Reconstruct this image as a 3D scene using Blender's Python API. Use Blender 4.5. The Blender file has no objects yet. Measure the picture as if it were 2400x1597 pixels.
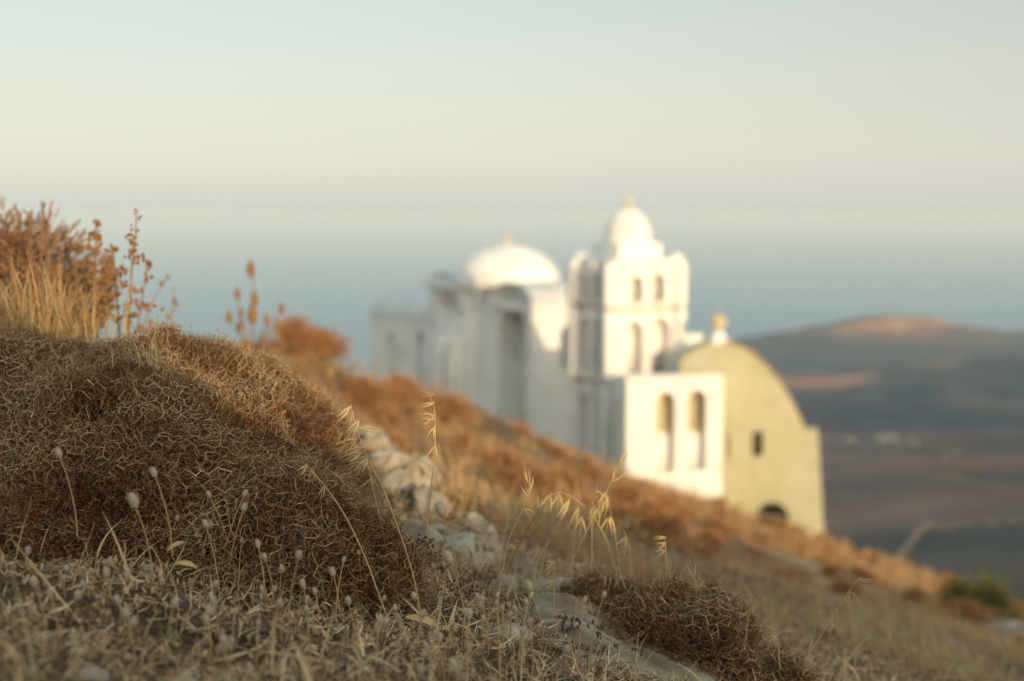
import bpy, bmesh, math
import numpy as np
from mathutils import Matrix, Vector

R = math.radians
rng = np.random.default_rng(7)
sc = bpy.context.scene
COL = sc.collection

# ------------------------------------------------------------------ camera
FPX = 50.0 / 36.0 * 2400.0          # focal length in photo pixels
EYE = 497.0                         # photo row of eye level
PITCH = math.atan((798.5 - EYE) / FPX)
cd = bpy.data.cameras.new('camera')
cd.lens = 50.0; cd.sensor_width = 36.0
cd.clip_start = 0.02; cd.clip_end = 200000.0
cd.dof.use_dof = True
cd.dof.focus_distance = 1.78
cd.dof.aperture_fstop = 3.4
cam = bpy.data.objects.new('camera', cd); COL.objects.link(cam)
cam.location = (0, 0, 0)
cam.rotation_euler = (R(90) - PITCH, 0, 0)
sc.camera = cam

# ------------------------------------------------------------------ light
SUN_AZ, SUN_EL = R(25), R(8)        # azimuth: degrees to the right of straight behind the camera
TO_SUN = Vector((math.sin(SUN_AZ) * math.cos(SUN_EL), -math.cos(SUN_AZ) * math.cos(SUN_EL), math.sin(SUN_EL)))
sl = bpy.data.lights.new('sun', 'SUN'); sl.energy = 2.6; sl.angle = R(0.53); sl.color = (1.0, 0.74, 0.43)
sun = bpy.data.objects.new('sun', sl); COL.objects.link(sun)
sun.rotation_euler = TO_SUN.to_track_quat('Z', 'Y').to_euler()
sun.location = (0, 0, 50)

world = bpy.data.worlds.new('World'); sc.world = world; world.use_nodes = True
wn, wl = world.node_tree.nodes, world.node_tree.links
wn.clear()
wo = wn.new('ShaderNodeOutputWorld'); bg = wn.new('ShaderNodeBackground')
sky = wn.new('ShaderNodeTexSky'); sky.sky_type = 'NISHITA'; sky.sun_disc = False
sky.sun_elevation = SUN_EL; sky.sun_rotation = math.pi - SUN_AZ
sky.air_density = 1.0; sky.dust_density = 2.0; sky.ozone_density = 1.5
tc = wn.new('ShaderNodeTexCoord'); sep = wn.new('ShaderNodeSeparateXYZ')
wl.new(tc.outputs['Generated'], sep.inputs[0])
mr = wn.new('ShaderNodeMapRange'); mr.inputs['From Min'].default_value = -0.022; mr.inputs['From Max'].default_value = 1.0
wl.new(sep.outputs['Z'], mr.inputs['Value'])
ramp = wn.new('ShaderNodeValToRGB'); wl.new(mr.outputs[0], ramp.inputs[0])
def s2l(c): return tuple(((x / 255 / 12.92) if x / 255 <= 0.04045 else ((x / 255 + 0.055) / 1.055) ** 2.4) for x in c)
# colour added to the clear Nishita sky by elevation, raised overhead to brighten shade (before the Background strength)
SKY = [(0.001, (0.3692, 0.4009, 0.4086)), (0.0215, (0.3743, 0.4063, 0.4086)), (0.0301, (0.3682, 0.3842, 0.3908)), (0.0488, (0.2913, 0.302, 0.3543)), (0.0761, (0.2033, 0.18, 0.2501)), (0.1, (0.1798, 0.1193, 0.1573)), (0.1289, (0.1672, 0.091, 0.0903)), (0.1678, (0.1626, 0.0817, 0.0178)), (0.2582, (0.2098, 0.151, 0.026)), (0.4505, (0.2816, 0.2677, 0.148)), (0.7711, (0.3189, 0.3621, 0.3101)), (1.0, (0.3221, 0.3909, 0.371))]
cr = ramp.color_ramp
while len(cr.elements) < len(SKY): cr.elements.new(0.5)
for e, (p, c) in zip(cr.elements, SKY):
    e.position = p; e.color = (*c, 1)
BGS = 0.136
scl = wn.new('ShaderNodeVectorMath'); scl.operation = 'SCALE'; scl.inputs['Scale'].default_value = 1.0 / BGS
wl.new(ramp.outputs[0], scl.inputs[0])
addn = wn.new('ShaderNodeVectorMath'); addn.operation = 'ADD'
wl.new(sky.outputs[0], addn.inputs[0]); wl.new(scl.outputs[0], addn.inputs[1])
wl.new(addn.outputs[0], bg.inputs['Color']); bg.inputs['Strength'].default_value = BGS
wl.new(bg.outputs[0], wo.inputs[0])

sc.view_settings.view_transform = 'Standard'; sc.view_settings.look = 'None'
sc.view_settings.exposure = 0.4; sc.view_settings.gamma = 1.0; sc.view_settings.use_curve_mapping = False
sc.cycles.max_bounces = 6; sc.cycles.diffuse_bounces = 3; sc.cycles.volume_bounces = 1
sc.cycles.transparent_max_bounces = 8

# ------------------------------------------------------------------ helpers
UPV = np.array([0, math.sin(PITCH), math.cos(PITCH)]); FWD = np.array([0, math.cos(PITCH), -math.sin(PITCH)])
def P(u, v, Y):
    """world point at depth Y (metres along the ground) for a place read off the photograph (2400 x 1597)"""
    d = np.array([(u - 1200) / FPX, 0, 0]) + (798.5 - v) / FPX * UPV + FWD
    return d * (Y / d[1])

def srgb(r, g, b): return (*s2l((r, g, b)), 1)

def node_mat(name):
    m = bpy.data.materials.new(name); m.use_nodes = True
    nt = m.node_tree; n, l = nt.nodes, nt.links
    b = n['Principled BSDF']; b.inputs['Specular IOR Level'].default_value = 0.2
    return m, n, l, b

def noise_mat(name, cols, scale=5.0, rough=0.9, bump=0.0, bscale=None, detail=6.0, attr=None, spec=0.2, amix=0.6, dist=0.002, translucent=0.0):
    """cols: (pos, rgb) stops for a noise-driven ramp; attr: per-piece tint attribute mixed into the ramp position"""
    m, n, l, b = node_mat(name)
    b.inputs['Roughness'].default_value = rough; b.inputs['Specular IOR Level'].default_value = spec
    g = n.new('ShaderNodeNewGeometry')
    nz = n.new('ShaderNodeTexNoise'); nz.inputs['Scale'].default_value = scale; nz.inputs['Detail'].default_value = detail
    l.new(g.outputs['Position'], nz.inputs['Vector'])
    fac = nz.outputs['Fac']
    if attr:
        a = n.new('ShaderNodeAttribute'); a.attribute_name = attr
        mx = n.new('ShaderNodeMix'); mx.inputs[0].default_value = amix
        l.new(fac, mx.inputs[2]); l.new(a.outputs['Fac'], mx.inputs[3]); fac = mx.outputs[0]
    rp = n.new('ShaderNodeValToRGB'); l.new(fac, rp.inputs[0])
    while len(rp.color_ramp.elements) < len(cols): rp.color_ramp.elements.new(0.5)
    for e, (p, c) in zip(rp.color_ramp.elements, cols): e.position = p; e.color = (*c[:3], 1)
    l.new(rp.outputs[0], b.inputs['Base Color'])
    if bump:
        n2 = n.new('ShaderNodeTexNoise'); n2.inputs['Scale'].default_value = bscale or scale * 4; n2.inputs['Detail'].default_value = 8
        l.new(g.outputs['Position'], n2.inputs['Vector'])
        bp = n.new('ShaderNodeBump'); bp.inputs['Strength'].default_value = bump; bp.inputs['Distance'].default_value = dist
        l.new(n2.outputs['Fac'], bp.inputs['Height']); l.new(bp.outputs[0], b.inputs['Normal'])
    if translucent:
        t = n.new('ShaderNodeBsdfTranslucent'); l.new(rp.outputs[0], t.inputs[0])
        ms = n.new('ShaderNodeMixShader'); ms.inputs[0].default_value = translucent
        l.new(b.outputs[0], ms.inputs[1]); l.new(t.outputs[0], ms.inputs[2]); l.new(ms.outputs[0], n['Material Output'].inputs[0])
    return m

def np_mesh(name, V, F, mat=None, smooth=False, tint=None):
    """V (n,3), F list of index arrays (each (m,3) or (m,4))"""
    me = bpy.data.meshes.new(name)
    F = [np.asarray(f, dtype=np.int32) for f in F if len(f)]
    me.vertices.add(len(V)); me.vertices.foreach_set('co', np.asarray(V, dtype=np.float32).ravel())
    nl = sum(f.size for f in F); nf = sum(len(f) for f in F)
    me.loops.add(nl); me.polygons.add(nf)
    me.loops.foreach_set('vertex_index', np.concatenate([f.ravel() for f in F]))
    tot = np.concatenate([np.full(len(f), f.shape[1], dtype=np.int32) for f in F])
    st = np.concatenate([[0], np.cumsum(tot)[:-1]]).astype(np.int32)
    me.polygons.foreach_set('loop_start', st)
    if smooth: me.polygons.foreach_set('use_smooth', np.ones(nf, dtype=bool))
    if tint is not None:
        a = me.attributes.new('tint', 'FLOAT', 'POINT'); a.data.foreach_set('value', np.asarray(tint, dtype=np.float32))
    me.update(calc_edges=True); me.validate()
    if mat: me.materials.append(mat)
    return me

def link(name, me, parent=None, loc=None, rot=None, scale=None, **props):
    o = bpy.data.objects.new(name, me); COL.objects.link(o)
    if parent is not None: o.parent = parent
    if loc is not None: o.location = [float(c) for c in loc]
    if rot is not None: o.rotation_euler = rot
    if scale is not None: o.scale = (scale,) * 3 if np.isscalar(scale) else scale
    for k, v in props.items(): o[k] = v
    return o

def empty(name, loc=(0, 0, 0), rotz=0.0, **props): return link(name, None, loc=loc, rot=(0, 0, rotz), **props)

class Geo:
    """collects vertices and faces of ONE piece"""
    def __init__(s): s.V = []; s.F3 = []; s.F4 = []; s.T = []; s.n = 0
    def add(s, V, F, tint=0.5):
        V = np.asarray(V, dtype=float).reshape(-1, 3); F = np.asarray(F, dtype=int)
        s.V.append(V); (s.F3 if F.shape[1] == 3 else s.F4).append(F + s.n); s.n += len(V)
        s.T.append(np.full(len(V), tint) if np.isscalar(tint) else np.asarray(tint))
    def mesh(s, name, mat, smooth=False, tint=True):
        return np_mesh(name, np.concatenate(s.V), ([np.concatenate(s.F3)] if s.F3 else []) + ([np.concatenate(s.F4)] if s.F4 else []), mat, smooth,
                       np.concatenate(s.T) if tint else None)

def tubes(A, B, ra, rb, ns=3):
    """independent tapered segments A->B"""
    A = np.asarray(A, float); B = np.asarray(B, float); N = len(A)
    ra = np.broadcast_to(ra, (N,)); rb = np.broadcast_to(rb, (N,))
    d = B - A; L = np.linalg.norm(d, axis=1, keepdims=True); d = d / np.maximum(L, 1e-9)
    h = np.where(np.abs(d[:, 2:3]) < 0.9, [[0, 0, 1.0]], [[1.0, 0, 0]])
    x = np.cross(d, h); x /= np.linalg.norm(x, axis=1, keepdims=True); y = np.cross(d, x)
    ang = np.arange(ns) * 2 * math.pi / ns
    ring = np.cos(ang)[None, :, None] * x[:, None] + np.sin(ang)[None, :, None] * y[:, None]
    V = np.concatenate([A[:, None] + ring * ra[:, None, None], B[:, None] + ring * rb[:, None, None]], 1).reshape(-1, 3)
    i = np.arange(ns); j = (i + 1) % ns
    f = np.stack([i, j, j + ns, i + ns], 1)
    F = (f[None] + (np.arange(N) * 2 * ns)[:, None, None]).reshape(-1, 4)
    return V, F

def polytube(pts, radii, ns=5):
    """one continuous tapered tube along pts"""
    pts = np.asarray(pts, float); K = len(pts); radii = np.broadcast_to(radii, (K,))
    t = np.gradient(pts, axis=0); t /= np.maximum(np.linalg.norm(t, axis=1, keepdims=True), 1e-9)
    h = np.array([0.31, 0.9, 0.05]); x = np.cross(t, h); x /= np.linalg.norm(x, axis=1, keepdims=True); y = np.cross(t, x)
    ang = np.arange(ns) * 2 * math.pi / ns
    V = (pts[:, None] + radii[:, None, None] * (np.cos(ang)[None, :, None] * x[:, None] + np.sin(ang)[None, :, None] * y[:, None])).reshape(-1, 3)
    i = np.arange(ns); j = (i + 1) % ns
    F = np.concatenate([np.stack([k * ns + i, k * ns + j, (k + 1) * ns + j, (k + 1) * ns + i], 1) for k in range(K - 1)])
    return V, F

def smooth_path(pts, n=10):
    """Catmull-Rom through pts"""
    p = np.asarray(pts, float); p = np.vstack([2 * p[0] - p[1], p, 2 * p[-1] - p[-2]])
    out = []
    for i in range(1, len(p) - 2):
        for t in np.linspace(0, 1, n, endpoint=False):
            a, b, c, d = p[i - 1], p[i], p[i + 1], p[i + 2]
            out.append(0.5 * (2 * b + (c - a) * t + (2 * a - 5 * b + 4 * c - d) * t * t + (3 * b - a - 3 * c + d) * t ** 3))
    out.append(p[-2]); return np.array(out)

def blades(root, d0, d1, L, w, segs=4, tip=0.15):
    """curved ribbons: start direction d0, end direction d1 (unit), length L, width w"""
    root = np.asarray(root, float); N = len(root); L = np.broadcast_to(L, (N,))[:, None]; w = np.broadcast_to(w, (N,))[:, None]
    side = np.cross(d0, d1 + 1e-3 * rng.normal(size=(N, 3))); side /= np.maximum(np.linalg.norm(side, axis=1, keepdims=True), 1e-9)
    tw = rng.normal(size=(N, 3)) * 0.5; side = side + tw; side /= np.linalg.norm(side, axis=1, keepdims=True)
    rows = []
    for k in range(segs + 1):
        s = k / segs
        c = root + L * (d0 * (s - 0.5 * s * s) + d1 * 0.5 * s * s)
        ww = w * (0.7 + 0.3 * math.sin(math.pi * min(1, s * 1.2))) * (1 - (1 - tip) * s ** 2) * 0.5
        rows += [c - side * ww, c + side * ww]
    V = np.stack(rows, 1).reshape(-1, 3)
    k = np.arange(segs) * 2; f = np.stack([k, k + 1, k + 3, k + 2], 1)
    F = (f[None] + (np.arange(N) * 2 * (segs + 1))[:, None, None]).reshape(-1, 4)
    return V, F, 2 * (segs + 1)

def unit(v): return v / np.maximum(np.linalg.norm(v, axis=-1, keepdims=True), 1e-9)

# value noise
_H = np.random.default_rng(3).random(1 << 16)
def _h(ix, iy, iz): return _H[((ix * 73856093) ^ (iy * 19349663) ^ (iz * 83492791)) & 0xffff]
def vnoise(x, y, z=0.0):
    x, y, z = np.broadcast_arrays(np.asarray(x, float), np.asarray(y, float), np.asarray(z, float))
    ix, iy, iz = np.floor(x).astype(np.int64), np.floor(y).astype(np.int64), np.floor(z).astype(np.int64)
    fx, fy, fz = x - ix, y - iy, z - iz
    fx, fy, fz = [f * f * (3 - 2 * f) for f in (fx, fy, fz)]
    r = 0
    for a in (0, 1):
        for b in (0, 1):
            for c in (0, 1):
                r = r + _h(ix + a, iy + b, iz + c) * (fx if a else 1 - fx) * (fy if b else 1 - fy) * (fz if c else 1 - fz)
    return r * 2 - 1
def fbm(x, y, o=4, z=0.0):
    r = 0; a = 1.0
    for i in range(o): r = r + a * vnoise(x * 2 ** i + 13.7 * i, y * 2 ** i - 7.1 * i, z); a *= 0.5
    return r
def sstep(a, b, x): t = np.clip((x - a) / (b - a), 0, 1); return t * t * (3 - 2 * t)

# ------------------------------------------------------------------ terrain
CS, SN = math.cos(SUN_AZ), math.sin(SUN_AZ)
PROF_Q = np.array([-8, -2, 0.1, 0.35, 0.48, 0.67, 0.95, 2.1, 3.4, 5.9, 9.0, 12.0, 15.0])
PROF_Z = np.array([1.0, 0.6, 0.26, 0.13, -0.02, -0.12, -0.23, -0.40, -0.68, -1.25, -2.2, -4.0, -30.0])
PILE = [(985, 1290, 2.30), (1040, 1265, 2.45), (960, 1150, 3.0), (920, 1075, 3.5), (795, 1005, 4.0), (880, 1045, 3.8), (990, 1100, 3.8), (1135, 1315, 2.55), (1235, 1360, 2.50), (1290, 1400, 2.35),
        (1310, 1345, 2.9), (1090, 1240, 3.0), (1010, 1200, 2.9), (1180, 1400, 2.2), (1080, 1300, 2.35), (1250, 1440, 2.05), (860, 1010, 4.2), (1200, 1290, 3.1)]
def near_plane(x, y):
    xl = np.where(x > 0, x * 0.333, np.where(x > -0.06 * np.abs(y), x * 0.333, -0.06 * np.abs(y) * 0.333 + (x + 0.06 * np.abs(y)) * 0.2))
    xl = np.clip(xl, -3.5, None)
    return -0.30 - 0.14 * y - 0.02 * np.clip(y - 3, 0, None) - xl
def G2(x, y, cx, cy, sx, sy, rot=0):
    c, s = math.cos(rot), math.sin(rot); dx, dy = x - cx, y - cy
    a, b = c * dx + s * dy, -s * dx + c * dy
    return np.exp(-(a / sx) ** 2 - (b / sy) ** 2)
def h_near(x, y):
    z = near_plane(x, y)
    r = np.hypot(x, y); rub = 0.0
    for q in PILE:
        p = P(*q); rub = np.maximum(rub, max(0.0, p[2] - 0.035 - float(near_plane(np.array(p[0]), np.array(p[1])))) * np.exp(-((x - p[0]) ** 2 + (y - p[1]) ** 2) / (0.045 * p[1]) ** 2))
    z = z + rub
    z = z + 0.15 * G2(x, y, 7, 30, 6, 10) + 0.20 * G2(x, y, -0.2, 11.5, 1.5, 3.0) + 0.38 * G2(x, y, -1.2, 7.2, 0.70, 0.9) + 0.22 * G2(x, y, -0.55, 9.5, 0.9, 1.2)                                # hummock with tall shrubs
    z = z + 0.012 * fbm(x * 7, y * 7, 3) * sstep(0.2, 1, r) + 0.06 * fbm(x * 1.1, y * 1.1, 3) * sstep(2, 6, r) + 0.25 * fbm(x * 0.16 + 5, y * 0.16, 3) * sstep(8, 25, r)
    # unseen bank added behind the camera, shaped to shadow the foreground
    t = -SN * x + CS * y; q = CS * x + SN * y
    top = np.interp(q, PROF_Q, PROF_Z) + math.tan(SUN_EL) * 3.0 + 0.035 * fbm(x * 3, y * 3, 3) + 0.03 * fbm(x * 14, y * 14, 2)
    shade_bank = np.maximum(top - z, 0) * np.exp(-((t + 3.0) / 0.75) ** 2)
    return z + shade_bank
def h_far(x, y):
    z = -430.0 + 0 * x
    land = sstep(-210, -30, x - 0.2 * np.clip(y - 300, 0, None))           # the coast runs along the left
    yy = np.clip(y, 0, None)
    floor_z = np.interp(yy, [0, 60, 250, 450, 700, 850, 1000, 1150, 1300, 1450, 1700, 2200, 2600, 3000], [-8, -16, -57, -90, -118, -130, -138, -141, -134, -158, -195, -216, -270, -430])
    z = z + land * (floor_z - z)
    z = z + 26 * G2(x, y, 600, 2250, 120, 200) + 30 * G2(x, y, 560, 2250, 300, 260) + 26 * G2(x, y, 1050, 2300, 330, 300) - 12 * G2(x, y, 240, 1300, 140, 200) + 6 * G2(x, y, 560, 1290, 160, 90)
    z = z + 70 * G2(x, y, 420, 240, 150, 260)                                 # unseen spur added on the right to shade the valley
    n = fbm(x / 160.0, y / 160.0, 4)
    z = z + n * 5 * land + (3.0 - 6.0 * np.abs(fbm(x / 75.0 + 3, y / 75.0, 4))) * land * sstep(200, 500, np.hypot(x, y))
    hump = 14 * G2(x, y, 0, 0, 900, 120)                                     # flank of the hill behind
    return z + hump
def H(x, y):
    x = np.asarray(x, float); y = np.asarray(y, float)
    r = np.hypot(x, y)
    d = np.clip(r - 26, 0, None)
    zn = h_near(x, y) - 0.0022 * d ** 2
    w = sstep(55, 230, r)
    zf = np.minimum(h_far(x, y), np.where(y < 0, 1e9, 1e9))
    return zn * (1 - w) + zf * w
def G(x, y): return float(H(np.array([x]), np.array([y]))[0])

# materials of the land
def ground_material():
    m, n, l, b = node_mat('dry_earth'); b.inputs['Roughness'].default_value = 0.95
    g = n.new('ShaderNodeNewGeometry')
    ln = n.new('ShaderNodeVectorMath'); ln.operation = 'LENGTH'; l.new(g.outputs['Position'], ln.inputs[0])
    def noise(scale, detail=6, vec=None):
        z = n.new('ShaderNodeTexNoise'); z.inputs['Scale'].default_value = scale; z.inputs['Detail'].default_value = detail
        l.new(vec or g.outputs['Position'], z.inputs['Vector']); return z.outputs['Fac']
    def ramp_(fac, stops):
        r = n.new('ShaderNodeValToRGB'); l.new(fac, r.inputs[0])
        while len(r.color_ramp.elements) < len(stops): r.color_ramp.elements.new(0.5)
        for e, (p, c) in zip(r.color_ramp.elements, stops): e.position = p; e.color = (*c, 1)
        return r.outputs[0]
    def mixc(f, a, c):
        x = n.new('ShaderNodeMix'); x.data_type = 'RGBA'
        if isinstance(f, float): x.inputs[0].default_value = f
        else: l.new(f, x.inputs[0])
        l.new(a, x.inputs['A']); l.new(c, x.inputs['B']); return x.outputs['Result']
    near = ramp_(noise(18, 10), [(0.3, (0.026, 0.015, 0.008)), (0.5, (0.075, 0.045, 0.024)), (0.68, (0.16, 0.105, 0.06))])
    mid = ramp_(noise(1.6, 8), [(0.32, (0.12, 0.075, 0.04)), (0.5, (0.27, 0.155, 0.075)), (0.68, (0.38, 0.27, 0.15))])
    # far land: brown fields, dark scrub with blue haze and shade in its tint, pale tracks along the contours
    mp = n.new('ShaderNodeMapping'); mp.inputs['Scale'].default_value = (0.8, 1.3, 2.5); l.new(g.outputs['Position'], mp.inputs['Vector'])
    fields = ramp_(noise(0.010, 5, mp.outputs[0]), [(0.34, (0.065, 0.065, 0.055)), (0.44, (0.18, 0.105, 0.072)), (0.54, (0.26, 0.14, 0.095)), (0.62, (0.36, 0.21, 0.14)), (0.70, (0.44, 0.32, 0.22))])
    hazy_scrub = ramp_(noise(0.05, 8), [(0.40, (0.012, 0.048, 0.075)), (0.66, (0.065, 0.100, 0.120))])
    sm = n.new('ShaderNodeMapRange'); sm.inputs[1].default_value = 0.40; sm.inputs[2].default_value = 0.62; l.new(noise(0.0035, 3), sm.inputs[0])
    dm = n.new('ShaderNodeMapRange'); dm.inputs[1].default_value = 850.0; dm.inputs[2].default_value = 1150.0; dm.inputs[4].default_value = 0.88; l.new(ln.outputs['Value'], dm.inputs[0])
    mxm = n.new('ShaderNodeMath'); mxm.operation = 'MAXIMUM'; l.new(sm.outputs[0], mxm.inputs[0]); l.new(dm.outputs[0], mxm.inputs[1])
    far = mixc(mxm.outputs[0], fields, hazy_scrub)
    # reddish sunlight painted along the nearer ridge crest and on the far summit
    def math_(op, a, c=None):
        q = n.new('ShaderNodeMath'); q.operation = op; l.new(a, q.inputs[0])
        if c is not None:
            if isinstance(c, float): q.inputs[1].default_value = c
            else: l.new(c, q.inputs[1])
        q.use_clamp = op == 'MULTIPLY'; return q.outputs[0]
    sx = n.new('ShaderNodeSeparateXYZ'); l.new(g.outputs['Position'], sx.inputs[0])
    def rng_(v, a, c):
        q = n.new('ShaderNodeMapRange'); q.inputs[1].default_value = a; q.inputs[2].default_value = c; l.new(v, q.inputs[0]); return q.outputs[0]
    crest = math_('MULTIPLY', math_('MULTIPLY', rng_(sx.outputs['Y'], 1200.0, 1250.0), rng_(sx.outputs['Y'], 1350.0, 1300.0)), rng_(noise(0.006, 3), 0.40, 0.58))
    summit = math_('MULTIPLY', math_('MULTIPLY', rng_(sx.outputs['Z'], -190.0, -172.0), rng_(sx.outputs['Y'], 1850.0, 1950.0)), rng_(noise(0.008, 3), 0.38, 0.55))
    sunlit_tint = ramp_(noise(0.03, 6), [(0.4, (0.36, 0.17, 0.11)), (0.6, (0.50, 0.28, 0.19))])
    far = mixc(math_('MAXIMUM', crest, summit), far, sunlit_tint)
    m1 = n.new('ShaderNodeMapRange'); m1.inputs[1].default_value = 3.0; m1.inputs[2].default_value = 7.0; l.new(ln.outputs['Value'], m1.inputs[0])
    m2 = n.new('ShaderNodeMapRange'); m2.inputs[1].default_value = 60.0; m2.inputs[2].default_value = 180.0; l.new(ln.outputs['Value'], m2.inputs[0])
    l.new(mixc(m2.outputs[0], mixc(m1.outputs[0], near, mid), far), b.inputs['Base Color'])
    bp = n.new('ShaderNodeBump'); bp.inputs['Strength'].default_value = 0.8; bp.inputs['Distance'].default_value = 0.006
    l.new(noise(90, 8), bp.inputs['Height']); l.new(bp.outputs[0], b.inputs['Normal'])
    return m

def build_ground():
    nr, na = 420, 640
    r = np.concatenate([[0.0], np.geomspace(0.12, 4200, nr - 1)])
    # finer angular steps in front of the camera
    t = np.linspace(-1, 1, na, endpoint=False)
    ang = math.pi * (0.45 * t + 0.55 * t ** 3) + math.pi / 2
    X = r[:, None] * np.cos(ang)[None]; Y = r[:, None] * np.sin(ang)[None]
    V = np.stack([X, Y, H(X, Y)], -1).reshape(-1, 3)
    i = np.arange(nr - 1)[:, None]; j = np.arange(na)[None]; j2 = (j + 1) % na
    F = np.stack([i * na + j, i * na + j2, (i + 1) * na + j2, (i + 1) * na + j], -1)[:, :, [0, 3, 2, 1]].reshape(-1, 4)
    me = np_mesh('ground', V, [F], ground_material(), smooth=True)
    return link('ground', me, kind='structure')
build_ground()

SEA = -380.0
def build_sea():
    m, n, l, b = node_mat('sea_water')
    b.inputs['Base Color'].default_value = (0.014, 0.20, 0.31, 1); b.inputs['Roughness'].default_value = 0.4; b.inputs['Specular IOR Level'].default_value = 0.5; b.inputs['IOR'].default_value = 1.25
    g = n.new('ShaderNodeNewGeometry')
    nz = n.new('ShaderNodeTexNoise'); nz.inputs['Scale'].default_value = 0.05; nz.inputs['Detail'].default_value = 8; l.new(g.outputs['Position'], nz.inputs['Vector'])
    bp = n.new('ShaderNodeBump'); bp.inputs['Strength'].default_value = 0.5; bp.inputs['Distance'].default_value = 2.0
    l.new(nz.outputs['Fac'], bp.inputs['Height']); l.new(bp.outputs[0], b.inputs['Normal'])
    S = 60000.0; k = 24
    xs = np.linspace(-S, S, k + 1); X, Y = np.meshgrid(xs, xs); V = np.stack([X, Y, np.full_like(X, SEA)], -1).reshape(-1, 3)
    i, j = np.meshgrid(np.arange(k), np.arange(k)); a = (i * (k + 1) + j).ravel()
    link('sea', np_mesh('sea', V, [np.stack([a, a + 1, a + k + 2, a + k + 1], 1)], m), kind='structure')
build_sea()

def build_haze():
    S, zb, zt = 60500.0, -445.0, 4.0
    V = [(x, y, z) for z in (zb, zt) for y in (-S, S) for x in (-S, S)]
    F = [(0, 2, 3, 1), (4, 5, 7, 6), (0, 1, 5, 4), (2, 6, 7, 3), (0, 4, 6, 2), (1, 3, 7, 5)]
    m = bpy.data.materials.new('sea_haze'); m.use_nodes = True; n, l = m.node_tree.nodes, m.node_tree.links
    n.clear(); out = n.new('ShaderNodeOutputMaterial'); pv = n.new('ShaderNodeVolumePrincipled')
    pv.inputs['Color'].default_value = (0.84, 0.91, 0.96, 1); pv.inputs['Density'].default_value = 0.000125; pv.inputs['Anisotropy'].default_value = -0.05
    l.new(pv.outputs[0], out.inputs['Volume'])
    o = link('haze', np_mesh('haze', V, [F], m), kind='stuff')
    o['label'] = 'pale sea haze lying over the valley and the water'; o['category'] = 'haze'
build_haze()

# ------------------------------------------------------------------ buildings
WHITE = noise_mat('lime_wash', [(0.30, (0.70, 0.70, 0.69)), (0.46, (0.83, 0.83, 0.83)), (0.65, (0.87, 0.87, 0.86))], scale=0.9, rough=0.95, bump=0.35, bscale=9, dist=0.02)
CREAM = noise_mat('bare_plaster', [(0.35, (0.44, 0.37, 0.24)), (0.65, (0.56, 0.48, 0.33))], scale=2.0, rough=0.95, bump=0.3, bscale=9, dist=0.02)
BROWN = noise_mat('ledge_shadow_brown', [(0.35, (0.30, 0.24, 0.17)), (0.65, (0.50, 0.42, 0.32))], scale=3.0, rough=0.95)  # ledge shadow painted as brown; also colours the window mullion
DARK = noise_mat('dark_shutter', [(0.35, (0.035, 0.018, 0.014)), (0.65, (0.07, 0.035, 0.025))], scale=4.0, rough=0.8)
PANE = noise_mat('dusty_pane', [(0.4, (0.05, 0.06, 0.07)), (0.6, (0.09, 0.10, 0.10))], scale=3.0, rough=0.25, spec=0.5)
GOLD = noise_mat('ochre_cross', [(0.4, (0.56, 0.45, 0.26)), (0.6, (0.68, 0.57, 0.37))], scale=6.0, rough=0.7)

def stone_material():
    m, n, l, b = node_mat('yellow_stone'); b.inputs['Roughness'].default_value = 0.95
    g = n.new('ShaderNodeNewGeometry')
    vo = n.new('ShaderNodeTexVoronoi'); vo.inputs['Scale'].default_value = 3.2; l.new(g.outputs['Position'], vo.inputs['Vector'])
    nz = n.new('ShaderNodeTexNoise'); nz.inputs['Scale'].default_value = 0.8; nz.inputs['Detail'].default_value = 8; l.new(g.outputs['Position'], nz.inputs['Vector'])
    rp = n.new('ShaderNodeValToRGB'); l.new(vo.outputs['Color'], rp.inputs[0])
    rp.color_ramp.elements[0].position = 0.1; rp.color_ramp.elements[0].color = (0.395, 0.385, 0.25, 1)
    rp.color_ramp.elements[1].position = 0.9; rp.color_ramp.elements[1].color = (0.485, 0.475, 0.345, 1)
    r2 = n.new('ShaderNodeValToRGB'); l.new(nz.outputs['Fac'], r2.inputs[0])
    r2.color_ramp.elements[0].position = 0.3; r2.color_ramp.elements[0].color = (0.365, 0.355, 0.23, 1)
    r2.color_ramp.elements[1].position = 0.7; r2.color_ramp.elements[1].color = (0.515, 0.505, 0.38, 1)
    x = n.new('ShaderNodeMix'); x.data_type = 'RGBA'; x.inputs[0].default_value = 0.5
    l.new(rp.outputs[0], x.inputs['A']); l.new(r2.outputs[0], x.inputs['B']); l.new(x.outputs['Result'], b.inputs['Base Color'])
    bp = n.new('ShaderNodeBump'); bp.inputs['Strength'].default_value = 0.6; bp.inputs['Distance'].default_value = 0.03
    l.new(vo.outputs['Distance'], bp.inputs['Height']); l.new(bp.outputs[0], b.inputs['Normal'])
    return m
STONE = stone_material()

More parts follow.
